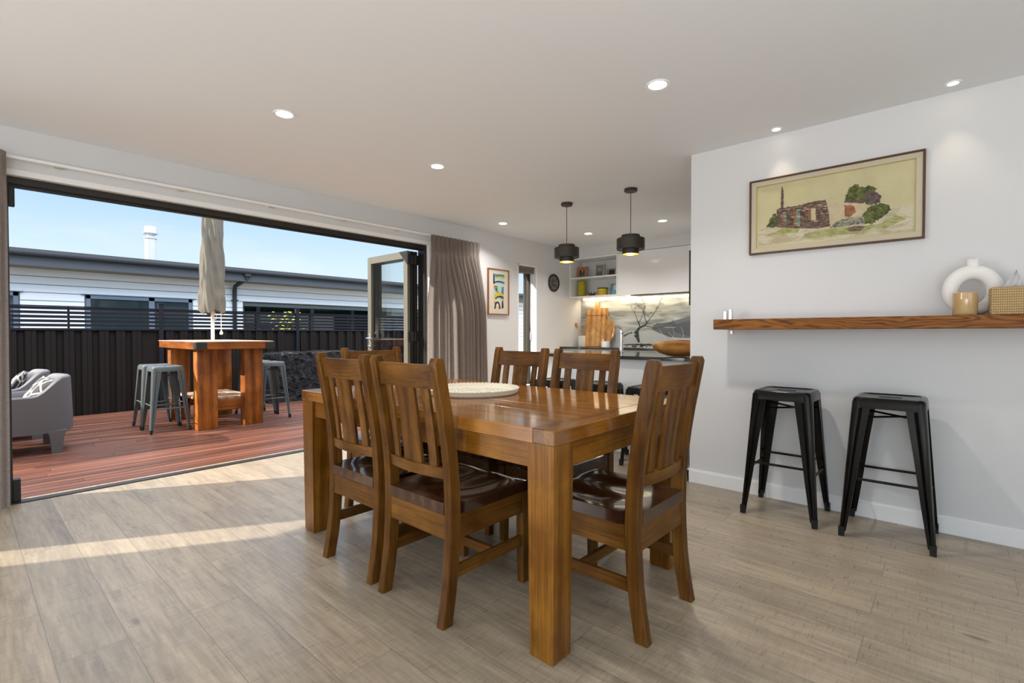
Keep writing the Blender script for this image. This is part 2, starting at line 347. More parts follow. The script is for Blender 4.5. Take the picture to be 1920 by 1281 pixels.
# curtain track along the head of the opening
m = M(); m.box(.16, 3.62, YW - .055, YW - .03, 2.212, 2.232, .003); m.box(.16, 3.62, YW - .03, YW, 2.222, 2.228)
ct = thing('curtain_track', 'long white curtain track above the open bifold doors', 'curtain track', (0, 0, 0))
m.obj('rail', TRIMP, ct)
CREAM = pmat('cream_plastic', (.55, .53, .42), .5)
for x in (.47, 1.17, 1.86, 2.55, 3.17):
    q = M(); q.box(x - .02, x + .02, YW - .05, YW - .0, 2.206, 2.2215, .002); q.obj('bracket', CREAM, ct)

# ------------------------------------------------------------------ exterior
DZ = -.045
m = M(); m.box(-20, 24, 4.9, 30, -.6, -.4); struct(m.obj('ground', pmat('gravel_ground', (.25, .24, .21), .9), flat=True))
m = M(); y = YW + .168
k = 0
while y < 9.05:
    bw = .088
    xs = [-5.5]; x = -5.5 + random.uniform(1, 3)
    while x < 8.6: xs.append(x); x += random.uniform(2.0, 4.2)
    xs.append(8.6)
    for a, b in zip(xs, xs[1:]): m.box(a, b - .002, y, y + bw, DZ - .022, DZ, .003)
    y += bw + .006
struct(m.obj('deck', DECK))
m = M(); m.box(-5.5, 8.6, YW + .17, 9.05, DZ - .10, DZ - .03); struct(m.obj('deck_frame', pmat('deck_joists', (.05, .04, .03), .9), flat=True))
# eave of this house
m = M(); m.box(-5, 8.5, YW + .16, YW + .55, 2.40, 2.44); m.box(-5, 8.5, YW + .55, YW + .66, 2.38, 2.52, .01); struct(m.obj('eave', pmat('eave_soffit', (.6, .6, .58), .7), flat=True))
m = M(); wall_x(m, -5, 8.5, YW + .162, YW + .20, -.1, 2.4, [(.17, 3.655, -.1, 2.155), (-2.12, -1.37, .35, 2.07), (5.17, 5.59, .35, 2.07), (-3.9, -2.4, -.1, 2.1)])
struct(m.obj('wall_exterior', pmat('exterior_cladding', (.25, .24, .22), .8), flat=True))

# fence
FENCE = pmat('dark_brown_colorsteel', (.011, .0082, .007), .55, spec=.16)
FENCE_SL = pmat('charcoal_slat_aluminium', (.010, .011, .014), .5, spec=.2)
FYB = 9.14
f = thing('boundary_fence', 'dark corrugated steel fence with slatted screen top along the deck', 'fence', (0, FYB, 0))
posts = [-4.3, -2.16, -.03, 2.10, 4.23, 6.36, 8.5]
for px in posts:
    q = M(); q.box(px - .032, px + .032, -.035, .035, -.4, 1.545, .004); q.box(px - .038, px + .038, -.041, .041, 1.545, 1.56, .004); q.obj('post', FENCE_SL, f)
for a, b in zip(posts, posts[1:]):
    q = M(); x = a + .032; pts = []
    while x < b - .032 - .19:
        pts += [(x, .018), (x + .012, .018), (x + .03, -.018), (x + .078, -.018), (x + .085, -.012), (x + .095, -.018), (x + .135, -.018), (x + .153, .018)]; x += .19
    pts += [(b - .032, .018)]
    q.grid(lambda u, v, P=pts: (P[round(u * (len(P) - 1))][0], P[round(u * (len(P) - 1))][1], -.35 + v * 1.5), len(pts) - 1, 1)
    q.obj('corrugated_sheet', FENCE, f, flat=True)
    q = M(); q.box(a + .03, b - .03, -.03, .03, 1.145, 1.175, .002); q.obj('rail', FENCE_SL, f)
    q = M(); mid = (a + b) / 2
    for k in range(5): z = 1.197 + k * .058; q.box(a + .03, b - .03, -.008, .008, z, z + .037)
    q.box(mid - .012, mid + .012, .012, .022, 1.175, 1.47)
    q.box(a + .03, b - .03, -.02, .02, 1.468, 1.482)
    q.obj('slat_screen', FENCE_SL, f, flat=True)

# unseen panel added to keep sun out of the rear-left opening
m = M(); m.box(-4.06, -4.0, 4.75, 5.75, -.4, 3.6); struct(m.obj('sun_blocker', FENCE_SL, flat=True))
# neighbour's house
NY = 11.5
SIDE = pmat('pale_weatherboard', (.84, .845, .85), .55); GUT = pmat('blue_grey_gutter', (.050, .054, .058), .6, spec=.15); NGL = pmat('dark_house_glass', (.02, .035, .04), .05, spec=.8)
SOFF = pmat('cream_soffit', (.25, .22, .14), .7); NFR = pmat('blue_grey_window_frame', (.15, .19, .24), .4); PORCH = pmat('grey_green_porch', (.10, .12, .11), .6)
nh = thing('neighbour_house', 'single-storey pale weatherboard house with dark gutter beyond the fence', 'house', (0, NY, 0))
q = M(); z = -.4
def seg(x0, x1, z0, z1): z1 -= .012; q.prism([(0, z0), (-.045, z0), (-.038, z1), (0, z1)], x0, x1, 'x')
zz = 2.20 - 20 * .135
while zz < 2.19:
    z1 = zz + .135
    if z1 <= 1.80: spans = [(-9, -.6), (.70, 1.51), (3.18, 4.12), (9.0, 16)]
    elif z1 <= 1.93: spans = [(-9, 4.12), (9.0, 16)]
    else: spans = [(-9, 16)]
    for a, b in spans: seg(a, b, zz, z1)
    zz += .135
q.obj('weatherboards', SIDE, nh, flat=True)
q = M(); q.box(-9, 4.12, -.034, .1, -.4, 2.2); q.box(4.12, 16, -.034, .1, 1.89, 2.2); q.box(9, 16, -.034, .1, -.4, 2.2); q.obj('groove_shade', pmat('groove_shade_grey', (.16, .17, .18), .9), nh, flat=True)  # dark backing sheet colours in the shadow lines between boards
q = M(); q.box(4.12, 9, .02, .3, 1.70, 1.885); q.box(4.12, 9, .3, 2.6, 1.84, 1.88); q.box(4.12, 4.2, .1, 2.6, -.4, 1.86); q.box(8.9, 9, .1, 2.6, -.4, 1.86); q.obj('porch_lining', PORCH, nh, flat=True)
q = M(); q.box(4.2, 8.9, 2.5, 2.6, -.4, 1.84); q.obj('porch_glazing', NGL, nh, flat=True)
for x in (5.4, 6.9, 8.2): q = M(); q.box(x - .05, x + .05, 2.44, 2.5, -.4, 1.84); q.obj('porch_mullion', NFR, nh, flat=True)
for x0, x1, mull in ((-.6, .68, None), (1.53, 3.16, 2.49)):
    q = M(); q.box(x0, x1, -.06, .02, 1.72, 1.785); q.box(x0, x0 + .06, -.06, .02, .9, 1.785); q.box(x1 - .06, x1, -.06, .02, .9, 1.785)
    if mull: q.box(mull - .045, mull + .045, -.06, .02, .9, 1.785)
    q.box(x0 - .07, x1 + .06, -.08, 0, 1.785, 1.80)
    w = q.obj('window', NFR, nh, flat=True); q = M(); q.box(x0 + .05, x1 - .05, -.042, -.03, .9, 1.72); q.obj('pane', NGL, w, flat=True)
q = M(); q.box(-9, 16, -.5, .0, 2.195, 2.21); q.obj('soffit', SOFF, nh, flat=True)
q = M(); q.box(-9, 16, -.51, -.47, 2.18, 2.35, .004); q.obj('fascia', pmat('blue_grey_fascia', (.085, .092, .10), .5, spec=.2), nh, flat=True)
q = M(); q.tube([(-9, -.56, 2.385), (16, -.56, 2.385)], .052, 12); q.box(-9, 16, -.6, -.51, 2.405, 2.43, .004); q.obj('gutter', GUT, nh)
q = M(); q.prism([(-.55, 2.42), (5, 2.80), (5, 2.84), (-.55, 2.45)], -9, 16, 'x'); q.obj('roof', pmat('charcoal_roof', (.05, .055, .06), .7, spec=.2), nh, flat=True)
q = M(); q.tube([(4.04, -.52, 2.33), (4.04, -.52, 2.25), (3.95, -.10, 2.10), (3.95, -.07, 2.0), (3.95, -.07, 0)], .042, 12); q.box(3.89, 4.01, -.12, 0, 1.80, 1.82); q.box(3.98, 4.10, -.58, -.46, 2.28, 2.40, .01); q.obj('downpipe', GUT, nh)
FLUE = pmat('white_flue_enamel', (.50, .50, .50), .35)
q = M(); q.lathe([(.105, 2.4), (.105, 3.14), (.12, 3.15), (.12, 3.17), (.07, 3.18), (.07, 3.22), (.135, 3.26), (.135, 3.28), (.105, 3.285), (.105, 3.40), (.10, 3.41)], (2.82, 1.5, 0), 20); q.obj('flue', FLUE, nh)
# shrub behind fence
LEAFY = pmat('yellow_green_leaves', (.45, .42, .03), .6)
bs = thing('shrub', 'small yellow-leaved shrub poking above the fence', 'shrub', (4.38, 9.95, -.4))
q = M(); rnd = random.Random(3)
for k in range(240):
    p = Vector((rnd.gauss(0, .13), rnd.gauss(0, .1), rnd.uniform(1.1, 1.93))); s = .035; a = rnd.uniform(0, 6.28)
    d = Vector((math.cos(a), math.sin(a), rnd.uniform(-.4, .8))) * s; n2 = d.orthogonal().normalized() * s * .4
    q.poly([p - d, p + n2, p + d, p - n2])
q.obj('foliage', LEAFY, bs, flat=True)
q = M(); [q.tube([(0, 0, 0), (x * .5, 0, 1.0), (x, y2, 1.85)], [.012, .008, .004], 5) for x, y2 in ((-.12, .05), (.1, -.04), (0, .08), (.18, 0))]; q.obj('stems', pmat('twig_brown', (.12, .08, .05), .8), bs)

# ------------------------------------------------------------------ bifold leaves
def leaf(label, x, y0, y1, ang=0, glass=True, handle=False):
    r = thing('bifold_door_leaf', label, 'door', (x, y0, .012), ang, 'folded bifold door leaves')
    L = y1 - y0; T = .019; hgt = 2.035; st = .075
    q = M(); q.box(-T, T, 0, st, 0, hgt, .002); q.box(-T, T, L - st, L, 0, hgt, .002); q.box(-T, T, st, L - st, hgt - .085, hgt, .002); q.box(-T, T, st, L - st, 0, .13, .002)
    q.obj('frame', BLACKAL_IN if handle else BLACKAL, r)
    q = M(); q.box(-.003, .003, st - .005, L - st + .005, .125, hgt - .08); q.obj('pane', GLASS, r, flat=True)
    for z in (.18, 1.0, 1.88):
        q = M(); q.box(-T - .006, T + .006, -.022, -.001, z, z + .11, .003); q.obj('hinge', BLACKAL, r)
    if handle:
        q = M(); q.box(-T - .008, -T, L - .055, L - .025, .92, 1.08, .003); q.tube([(-T - .008, L - .04, 1.03), (-T - .05, L - .04, 1.03), (-T - .055, L - .06, 1.028), (-T - .05, L - .17, 1.025)], .009, 8)
        q.tube([(-T - .03, L - .04, .93), (-T, L - .04, .93)], .012, 10); q.box(-T, T, L - .0, L + .003, .88, 1.12); q.obj('lever_handle', CHROME, r)
    return r
leaf('open glazed door leaf with chrome lever, outermost of the folded stack', 3.445, YW + .15, YW + .97, 0, True, True)
leaf('middle glazed leaf of the folded black bifold stack', 3.497, YW + .15, YW + .95)
leaf('black bifold leaf of the stack nearest the curtain jamb', 3.549, YW + .15, YW + .95)

# ------------------------------------------------------------------ narrow windows
def narrow_window(n, x0, x1, sash=True):
    z0, z1 = .35, 2.07
    q = M(); q.box(x0, x0 + .018, YW - .002, YW + .11, z0, z1); q.box(x1 - .018, x1, YW - .002, YW + .11, z0, z1); q.box(x0, x1, YW - .002, YW + .11, z1 - .018, z1); q.box(x0, x1, YW - .012, YW + .11, z0, z0 + .018)
    w = struct(q.obj('window_%d' % n, TRIMP, flat=True))
    q = M(); a, b, c, d = x0 + .018, x1 - .018, z0 + .018, z1 - .018
    q.box(a, a + .03, YW + .11, YW + .15, c, d, .002); q.box(b - .03, b, YW + .11, YW + .15, c, d, .002); q.box(a, b, YW + .11, YW + .15, d - .03, d, .002); q.box(a, b, YW + .11, YW + .15, c, c + .03, .002)
    q.obj('frame', BLACKAL, w)
    if not sash: q = M(); q.box(a + .025, b - .025, YW + .128, YW + .132, c + .025, d - .025); q.obj('pane', GLASS, w, flat=True); return w
    # sash pushed open on stays, hinged on the far side
    ang = rad(35); L = b - a - .06
    mt = Matrix.Translation((b - .03, YW + .15, 0)) @ Matrix.Rotation(-ang, 4, 'Z')
    q = M(); q.box(-.045, 0, 0, .035, c + .03, d - .03, .002, mat=mt); q.box(-L, -L + .045, 0, .035, c + .03, d - .03, .002, mat=mt); q.box(-L, 0, 0, .035, d - .075, d - .03, .002, mat=mt); q.box(-L, 0, 0, .035, c + .03, c + .075, .002, mat=mt)
    s = q.obj('sash', BLACKAL_IN, w)
    q = M(); q.box(-L + .04, -.04, .014, .02, c + .07, d - .07, mat=mt); q.obj('pane', GLASS, s, flat=True)
    q = M(); q.box(b - .022, b - .008, YW + .09, YW + .115, 1.0, 1.12, .003); q.obj('latch', CHROME, w)
    return w
narrow_window(1, 5.17, 5.59); narrow_window(2, -2.12, -1.37, False)
BL = pmat('taupe_blind', (.27, .23, .20), .7); BL2 = pmat('olive_blind_rail', (.22, .19, .10), .5)
bd = thing('venetian_blind', 'raised slim venetian blind at the top of the narrow window', 'blind', (5.38, YW + .05, 0))
q = M()
for k in range(9): q.box(-.185, .185, -.022, .022, 1.975 + k * .0075, 1.979 + k * .0075)
q.obj('slats', BL, bd, flat=True)
q = M(); q.box(-.188, .188, -.026, .026, 2.035, 2.052, .002); q.obj('headrail', BL, bd)
q = M(); q.box(-.185, .185, -.024, .024, 1.958, 1.970, .002); q.obj('bottom_rail', BL2, bd)
q = M(); [q.tube([(x, 0, 2.04), (x, 0, 1.2 if x > .1 else 1.96)], .0015, 5) for x in (-.12, .12, .15)]; q.obj('cords', WHITE_SATIN, bd)

# ------------------------------------------------------------------ curtains
CURT = pmat('taupe_linen', (.36, .305, .275), .85, sheen=.2); t = CURT.node_tree
v = coords(t, (1, 1, 1)); n1 = noise_tex(t, scaled(t, v, (60, 60, 900)), 1, 2); n2 = noise_tex(t, scaled(t, v, (500, 500, 40)), 1, 2)
c = mixc(t, .5, ramp(t, n1, [(.3, (.25, .205, .18)), (.7, (.47, .41, .375))]), ramp(t, n2, [(.3, (.25, .205, .18)), (.7, (.47, .41, .375))]))
t.links.new(c, bsdf(CURT).inputs['Base Color']); bump(CURT, n1, .15, .002)
tl = N(t, 'ShaderNodeBsdfTranslucent'); t.links.new(c, tl.inputs[0]); ms = N(t, 'ShaderNodeMixShader'); ms.inputs[0].default_value = .6
out = t.nodes['Material Output']; t.links.new(bsdf(CURT).outputs[0], ms.inputs[1]); t.links.new(tl.outputs[0], ms.inputs[2]); t.links.new(ms.outputs[0], out.inputs[0])
def curtain(label, x0, x1, xb0, xb1, zt, zb, npl, phase=0, edge=1):
    r = thing('curtain', label, 'curtain', (0, YW - .125, 0), 0)
    def S(u, v):
        z = zt - v * (zt - zb); k = min(1, max(0, (v - .07) / .12)); k = k * k * (3 - 2 * k)
        x = (x0 + u * (x1 - x0)) * (1 - v) + (xb0 + u * (xb1 - xb0)) * v
        a = u * npl * 2 * PI + phase
        amp = .012 + .030 * k + .012 * math.sin(u * 17 + v * 2)* k
        uf = u if edge > 0 else 1 - u; amp *= .35 + .65 * min(1, max(0, (uf - .25) / .25))
        if v < .06: amp = .020
        y = amp * math.sin(a + .5 * math.sin(v * 2.2 + u * 6)) + .008 * math.sin(a * 2.3 + 1) * k
        pinch = math.exp(-((v - .068) / .014) ** 2)
        y = y * (1 - .75 * pinch) - .0 + .010 * abs(math.sin(a / 2)) * pinch
        x += .006 * math.cos(a) * k
        if edge > 0:   # the leading edge swings out from the wall into the room
            kk = min(1, max(0, (v - .08) / .35)); kk = kk * kk * (3 - 2 * kk)
            y += kk * (.075 - .245 * min(1, u / .36) + .12 * max(0, u - .36))
        return (x, y, z)
    q = M(); q.grid(S, npl * 14, 44); q.obj('drape', CURT, r, ang=3)
    q = M()
    for i in range(npl):
        u = (i + .25) / npl; x = x0 + u * (x1 - x0); q.tube([(x, -.022, zt - .01), (x, -.026, zt - .13), (x, -.02, zt - .19)], [.011, .010, .006], 6)
    q.obj('pinch_pleats', CURT, r)
    return r
curtain('full-length taupe linen curtain gathered right of the bifold opening', 3.55, 4.30, 3.55, 4.36, 2.215, .02, 12)
curtain('taupe linen curtain at the far left edge of the opening', -.55, .218, -.6, .208, 2.23, .02, 11, 1.0, -1)

# ------------------------------------------------------------------ ceiling fittings
LENS = pmat('lamp_lens', (1, 1, 1), .5, emit=(1, .95, .86), es=14); LENS_W = pmat('warm_lamp_lens', (1, 1, 1), .5, emit=(1, .86, .6), es=10)
dls = [(1.325, 3.01, 'leftmost round recessed downlight in the ceiling, near the open bifold doors'), (2.537, 3.048, 'round recessed downlight between the bifold doors and the dining table'), (2.485, 1.182, 'largest recessed downlight, directly over the near end of the table'),
       (4.368, 4.038, 'recessed downlight near the taupe curtain'), (5.505, 2.551, 'recessed downlight in front of the glossy overhead cupboard'), (5.559, 3.607, 'recessed downlight between the two pendants, near the open shelves')]
d0 = None
for x, y, lab in dls:
    if d0 is None:
        d0 = thing('downlight', lab, 'ceiling light', (x, y, CEIL), 0, 'recessed ceiling downlights')
        q = M(); q.lathe([(.047, 0), (.047, -.003), (.060, -.005), (.062, 0)], seg=32, caps=False); q.obj('trim_ring', TRIMP, d0)
        q = M(); q.lathe([(.0, -.002), (.047, -.002)], seg=32, caps=False); q.obj('lens', LENS, d0)
        ld = bpy.data.lights.new('downlight_beam', 'AREA'); ld.shape = 'DISK'; ld.size = .09; ld.energy = 9; ld.color = (1, .96, .91); ld.spread = rad(130)
        lo = bpy.data.objects.new('downlight_beam', ld); COL.objects.link(lo); lo.parent = d0; lo.location = (0, 0, -.012)
    else: dup(d0, (x, y, CEIL), 0, lab)
for x, y, lab in ((3.53, .865, 'small tilted spotlight above the left end of the painting'), (3.50, .015, 'small tilted spotlight above the vase, right of the painting')):
    s_ = thing('accent_spotlight', lab, 'ceiling light', (x, y, CEIL), 0, 'small wall-washer spotlights')
    q = M(); q.lathe([(.024, 0), (.024, -.004), (.036, -.005), (.038, 0)], seg=24, caps=False); q.obj('trim_ring', TRIMP, s_)
    q = M(); q.lathe([(0, -.003), (.024, -.003)], seg=24, caps=False); q.obj('lens', LENS_W, s_)
    sl = bpy.data.lights.new('spot_beam', 'SPOT'); sl.energy = 3; sl.spot_size = rad(60); sl.spot_blend = .8; sl.color = (1, .82, .58); sl.shadow_soft_size = .02
    lo = bpy.data.objects.new('spot_beam', sl); COL.objects.link(lo); lo.parent = s_; lo.location = (0, 0, -.02); lo.rotation_euler = Vector((.10, -.05, -1)).to_track_quat('-Z', 'Y').to_euler()

# pendants
PEND = pmat('bronze_black_shade', (.035, .028, .020), .45); GOLD = pmat('gold_lining', (.75, .45, .10), .3, metal=.8)
def pendant(x, y, lab):
    r = thing('pendant_lamp', lab, 'pendant light', (x, y, 0), 0, 'pendant lamps over the island')
    q = M(); q.lathe([(0, CEIL), (.058, CEIL), (.058, CEIL - .024), (.054, CEIL - .028), (0, CEIL - .028)], seg=32, caps=False); q.obj('ceiling_rose', PEND, r)
    q = M(); q.tube([(0, 0, CEIL - .02), (0, 0, 1.99)], .0035, 6); q.obj('cord', PEND, r)
    def ring(z0, z1, r0, ri, zmat=None):
        return [(ri, z1), (r0 - .003, z1), (r0, z1 - .003), (r0, z0 + .003), (r0 - .003, z0), (r0 - .006, z0), (r0 - .006, z1 - .006), (ri, z1 - .006)]
    q = M(); q.lathe([(0, 2.0)] + ring(1.958, 2.0, .083, .01)[1:], seg=40, caps=False)
    q.lathe(ring(1.868, 1.968, .125, .05), seg=48, caps=False); q.lathe([(.125 - .006, 1.872), (.06, 1.872)], seg=40, caps=False)
    sh = q.obj('shade', PEND, r, recalc=False)
    q = M(); q.lathe([(.074, 1.90), (.074, 1.826), (.071, 1.826)], seg=40, caps=False); q.obj('lower_ring', PEND, r)
    q = M(); q.lathe([(.0705, 1.827), (.070, 1.90), (.03, 1.93), (0, 1.93)], seg=40, caps=False); q.obj('lining', GOLD, r)
    q = M(); q.lathe([(0, 1.86), (.018, 1.864), (.030, 1.88), (.030, 1.895), (.018, 1.92), (.013, 1.93)], seg=20); q.obj('bulb', pmat('warm_bulb', (1, .8, .5), .4, emit=(1, .66, .25), es=9), r)
    pl = bpy.data.lights.new('pendant_glow', 'POINT'); pl.energy = 2.0; pl.color = (1, .72, .38); pl.shadow_soft_size = .02
    lo = bpy.data.objects.new('pendant_glow', pl); COL.objects.link(lo); lo.parent = r; lo.location = (0, 0, 1.845)
pendant(4.12, 2.93, 'dark tiered pendant lamp with gold lining, the one further left, nearer the clock')
pendant(4.10, 2.205, 'dark tiered pendant lamp with gold lining, the one nearer the picture wall')

# ------------------------------------------------------------------ dining table
TX0, TX1, TY0, TY1, TZ = 1.284, 2.303, .962, 2.725, .787
tb = thing('dining_table', 'large rectangular stained pine dining table in the middle of the room', 'dining table', (0, 0, 0))
q = M(); n = 7; w = (TX1 - TX0) / n
for k in range(n): q.box(TX0 + k * w, TX0 + (k + 1) * w - .0006, TY0 + .0905, TY1 - .0905, TZ - .052, TZ, .0015)
q.obj('tabletop', PINE_TOP, tb)
for y0, y1 in ((TY0, TY0 + .09), (TY1 - .09, TY1)):
    q = M(); q.box(TX0, TX1, y0, y1, TZ - .052, TZ, .003); q.obj('breadboard_end', PINE_END, tb)
LW = .112
for lx, ly in ((TX0 + .004, TY0 + .004), (TX1 - .004 - LW, TY0 + .004), (TX0 + .004, TY1 - .004 - LW), (TX1 - .004 - LW, TY1 - .004 - LW)):
    q = M(); a = LW * .06
    t_ = [[(lx + i, ly + i, z), (lx + LW - i, ly + i, z), (lx + LW - i, ly + LW - i, z), (lx + i, ly + LW - i, z)] for i, z in ((a + .004, 0), (a, .006), (0, TZ - .052))]
    q.loft(t_); q.obj('leg', PINE['z'], tb)
for b in ((TX0 + .02, TX0 + .045, TY0 + LW, TY1 - LW, 'y'), (TX1 - .045, TX1 - .02, TY0 + LW, TY1 - LW, 'y'), (TX0 + LW, TX1 - LW, TY0 + .02, TY0 + .045, 'x'), (TX0 + LW, TX1 - LW, TY1 - .045, TY1 - .02, 'x')):
    q = M(); q.box(b[0], b[1], b[2], b[3], TZ - .142, TZ - .052, .002); q.obj('apron', PINE[b[4]], tb)

# ------------------------------------------------------------------ dining chairs
def make_chair(label):
    r = thing('dining_chair', label, 'chair', (0, 0, 0), 0, 'wooden dining chairs around the table')
    prof = [(0, 0), (.1, .018), (.2, .031), (.3, .037), (.4, .040), (.5, .038), (.6, .031), (.7, .018), (.8, .002), (.9, -.017), (.97, -.030), (.995, -.034), (1.012, -.030)]
    def back(z):
        for (z0, e0), (z1, e1) in zip(prof, prof[1:]):
            if z <= z1: return -.255 + e0 + (e1 - e0) * (z - z0) / (z1 - z0)
        return -.285
    for s in (-1, 1):
        q = M(); secs = []
        for z, e in prof:
            y0 = -.255 + e; d = .054 - .006 * abs(z - .45); y1 = y0 + d
            if z > 1.0: y0 += .004; y1 -= .014
            elif z > .98: y1 -= .002
            xa, xb = (.176, .215) if s > 0 else (-.215, -.176)
            c_ = .004
            secs.append([(xa + c_, y0, z), (xb - c_, y0, z), (xb, y0 + c_, z), (xb, y1 - c_, z), (xb - c_, y1, z), (xa + c_, y1, z), (xa, y1 - c_, z), (xa, y0 + c_, z)])
        q.loft(secs); q.obj('rear_leg', CH['z'], r)
        q = M(); x0, x1 = (.172, .212) if s > 0 else (-.212, -.172)
        q.loft([[(x0 + k, .208 + k, z), (x1 - k, .208 + k, z), (x1 - k, .25 - k, z), (x0 + k, .25 - k, z)] for k, z in ((.004, 0), (0, .25), (0, .40))]); q.obj('front_leg', CH['z'], r)
        q = M(); a, b = (.182, .208) if s > 0 else (-.208, -.182); q.box(a, b, -.175, .215, .315, .410, .002); q.obj('side_apron', CH['y'], r)
        q = M(); a, b = (.184, .204) if s > 0 else (-.204, -.184); q.box(a, b, -.185, .215, .165, .212, .002); q.obj('side_stretcher', CH['y'], r)
    q = M(); q.box(-.175, .175, .215, .238, .315, .410, .002); q.obj('front_apron', CH['x'], r)
    q = M(); q.box(-.177, .177, back(.36) + .006, back(.36) + .030, .315, .410, .002); q.obj('rear_apron', CH['x'], r)
    q = M(); q.box(-.185, .185, .035, .057, .168, .209, .002); q.obj('cross_stretcher', CH['x'], r)
    # curved crest and lower rails
    def rail(z0, z1, bow, th, dy):
        def f(k, z, off): x = -.178 + .356 * k; return (x, back(z) + dy + off - bow * (1 - (2 * k - 1) ** 2), z)
        secs = []
        for i in range(13):
            k = i / 12; secs.append([f(k, z0, 0), f(k, z1, 0), f(k, z1, th), f(k, z0, th)])
        return secs
    q = M(); q.loft(rail(.895, .988, .016, .022, .014)); q.obj('crest_rail', CH['x'], r)
    q = M(); q.loft(rail(.548, .592, .022, .026, .012)); q.obj('lower_rail', CH['x'], r)
    for xa, xb in ((-.1375, -.0985), (-.057, .057), (.0985, .1375)):
        q = M(); secs = []
        for i in range(7):
            z = .585 + i * (.90 - .585) / 6
            def yy(x): k = (x + .178) / .356; bow = .022 + (.016 - .022) * i / 6; return back(z) + .018 - bow * (1 - (2 * k - 1) ** 2)
            secs.append([(xa, yy(xa), z), ((xa + xb) / 2, yy((xa + xb) / 2), z), (xb, yy(xb), z), (xb, yy(xb) + .012, z), ((xa + xb) / 2, yy((xa + xb) / 2) + .012, z), (xa, yy(xa) + .012, z)])
        q.loft(secs); q.obj('slat', CH['z'], r)
    # saddle seat
    q = M(); t_ = bmesh.new(); nx, ny = 28, 26
    def zt(x, y):
        d = 0
        for cx in (-.085, .085): d += .016 * math.exp(-(((x - cx) / .075) ** 2) - (((y - .08) / .16) ** 2))
        d += .008 * math.exp(-((x / .16) ** 2) - (((y + .03) / .12) ** 2))
        edge = max(0, (y - .20) / .055); return .458 - d - .010 * edge ** 2
    g = []; 
    for i in range(nx + 1):
        row = []
        for j in range(ny + 1):
            y = -.215 + .475 * j / ny; hw = .174 if y < -.155 else .218
            x = -hw + 2 * hw * i / nx; row.append((x, y))
        g.append(row)
    top = [[t_.verts.new((x, y, zt(x, y))) for x, y in row] for row in g]; bot = [[t_.verts.new((x, y, .412)) for x, y in row] for row in g]
    for i in range(nx):
        for j in range(ny):
            t_.faces.new((top[i][j], top[i + 1][j], top[i + 1][j + 1], top[i][j + 1])); t_.faces.new((bot[i][j], bot[i][j + 1], bot[i + 1][j + 1], bot[i + 1][j]))
    for i in range(nx):
        t_.faces.new((top[i][0], bot[i][0], bot[i + 1][0], top[i + 1][0])); t_.faces.new((top[i][ny], top[i + 1][ny], bot[i + 1][ny], bot[i][ny]))
    for j in range(ny):
        t_.faces.new((top[0][j], top[0][j + 1], bot[0][j + 1], bot[0][j])); t_.faces.new((top[nx][j], bot[nx][j], bot[nx][j + 1], top[nx][j + 1]))
    q._add(t_); q.obj('seat', SEATW, r, recalc=True)
    return r
chair = make_chair('dining chair nearest the camera on the left side, beside the front table leg')
# local front is +Y; rz turns it towards the table
chair.location = (1.44, 1.615, 0); chair.rotation_euler = (0, 0, rad(-90))
dup(chair, (1.447, 2.107, 0), rad(-90), 'dining chair on the left side of the table nearest the bifold opening')
dup(chair, (1.812, 1.042, 0), 0, 'dining chair at the right end of the table, nearest the picture wall')
dup(chair, (2.165, 1.59, 0), rad(90), 'dining chair on the kitchen side of the table, in front of the pendants')
dup(chair, (2.165, 2.085, 0), rad(90), 'dining chair on the kitchen side of the table, below the small framed abstract')
dup(chair, (1.84, 2.628, 0), rad(180), 'dining chair at the far end of the table, mostly hidden behind two others')

# platter
RAT = pmat('cream_beaded_weave', (.74, .68, .55), .6); t = RAT.node_tree
pl = thing('round_tray', 'round cream beaded tray lying on the dining table', 'tray', (1.835, 1.92, TZ))
q = M(); q.lathe([(0, .004), (.225, .004), (.235, .010), (.245, .028), (.250, .028), (.243, .006), (.235, 0), (0, 0)], seg=64, caps=False); q.obj('base', RAT, pl)
BEADM = pmat('cream_beads', (.80, .75, .62), .5)
for ring_r, cnt in ((.05, 14), (.09, 26), (.13, 38), (.17, 50), (.205, 60)):
    q = M(); q.tube([(ring_r * math.cos(2 * PI * k / 48), ring_r * math.sin(2 * PI * k / 48), .005) for k in range(48)], .0035, 5, closed=True)
    for k in range(cnt):
        a = 2 * PI * k / cnt; q.box(-.006, .006, -.006, .006, .004, .011, .003, mat=Matrix.Translation((ring_r * math.cos(a), ring_r * math.sin(a), 0)) @ Matrix.Rotation(a, 4, 'Z'))
    q.obj('bead_ring', BEADM, pl)
q = M()
for k in range(72):
    a = 2 * PI * k / 72; q.tube([(.236 * math.cos(a), .236 * math.sin(a), .006), (.249 * math.cos(a + .05), .249 * math.sin(a + .05), .030)], .0042, 5)
q.obj('rim_weave', pmat('cream_rim', (.78, .72, .58), .5), pl)

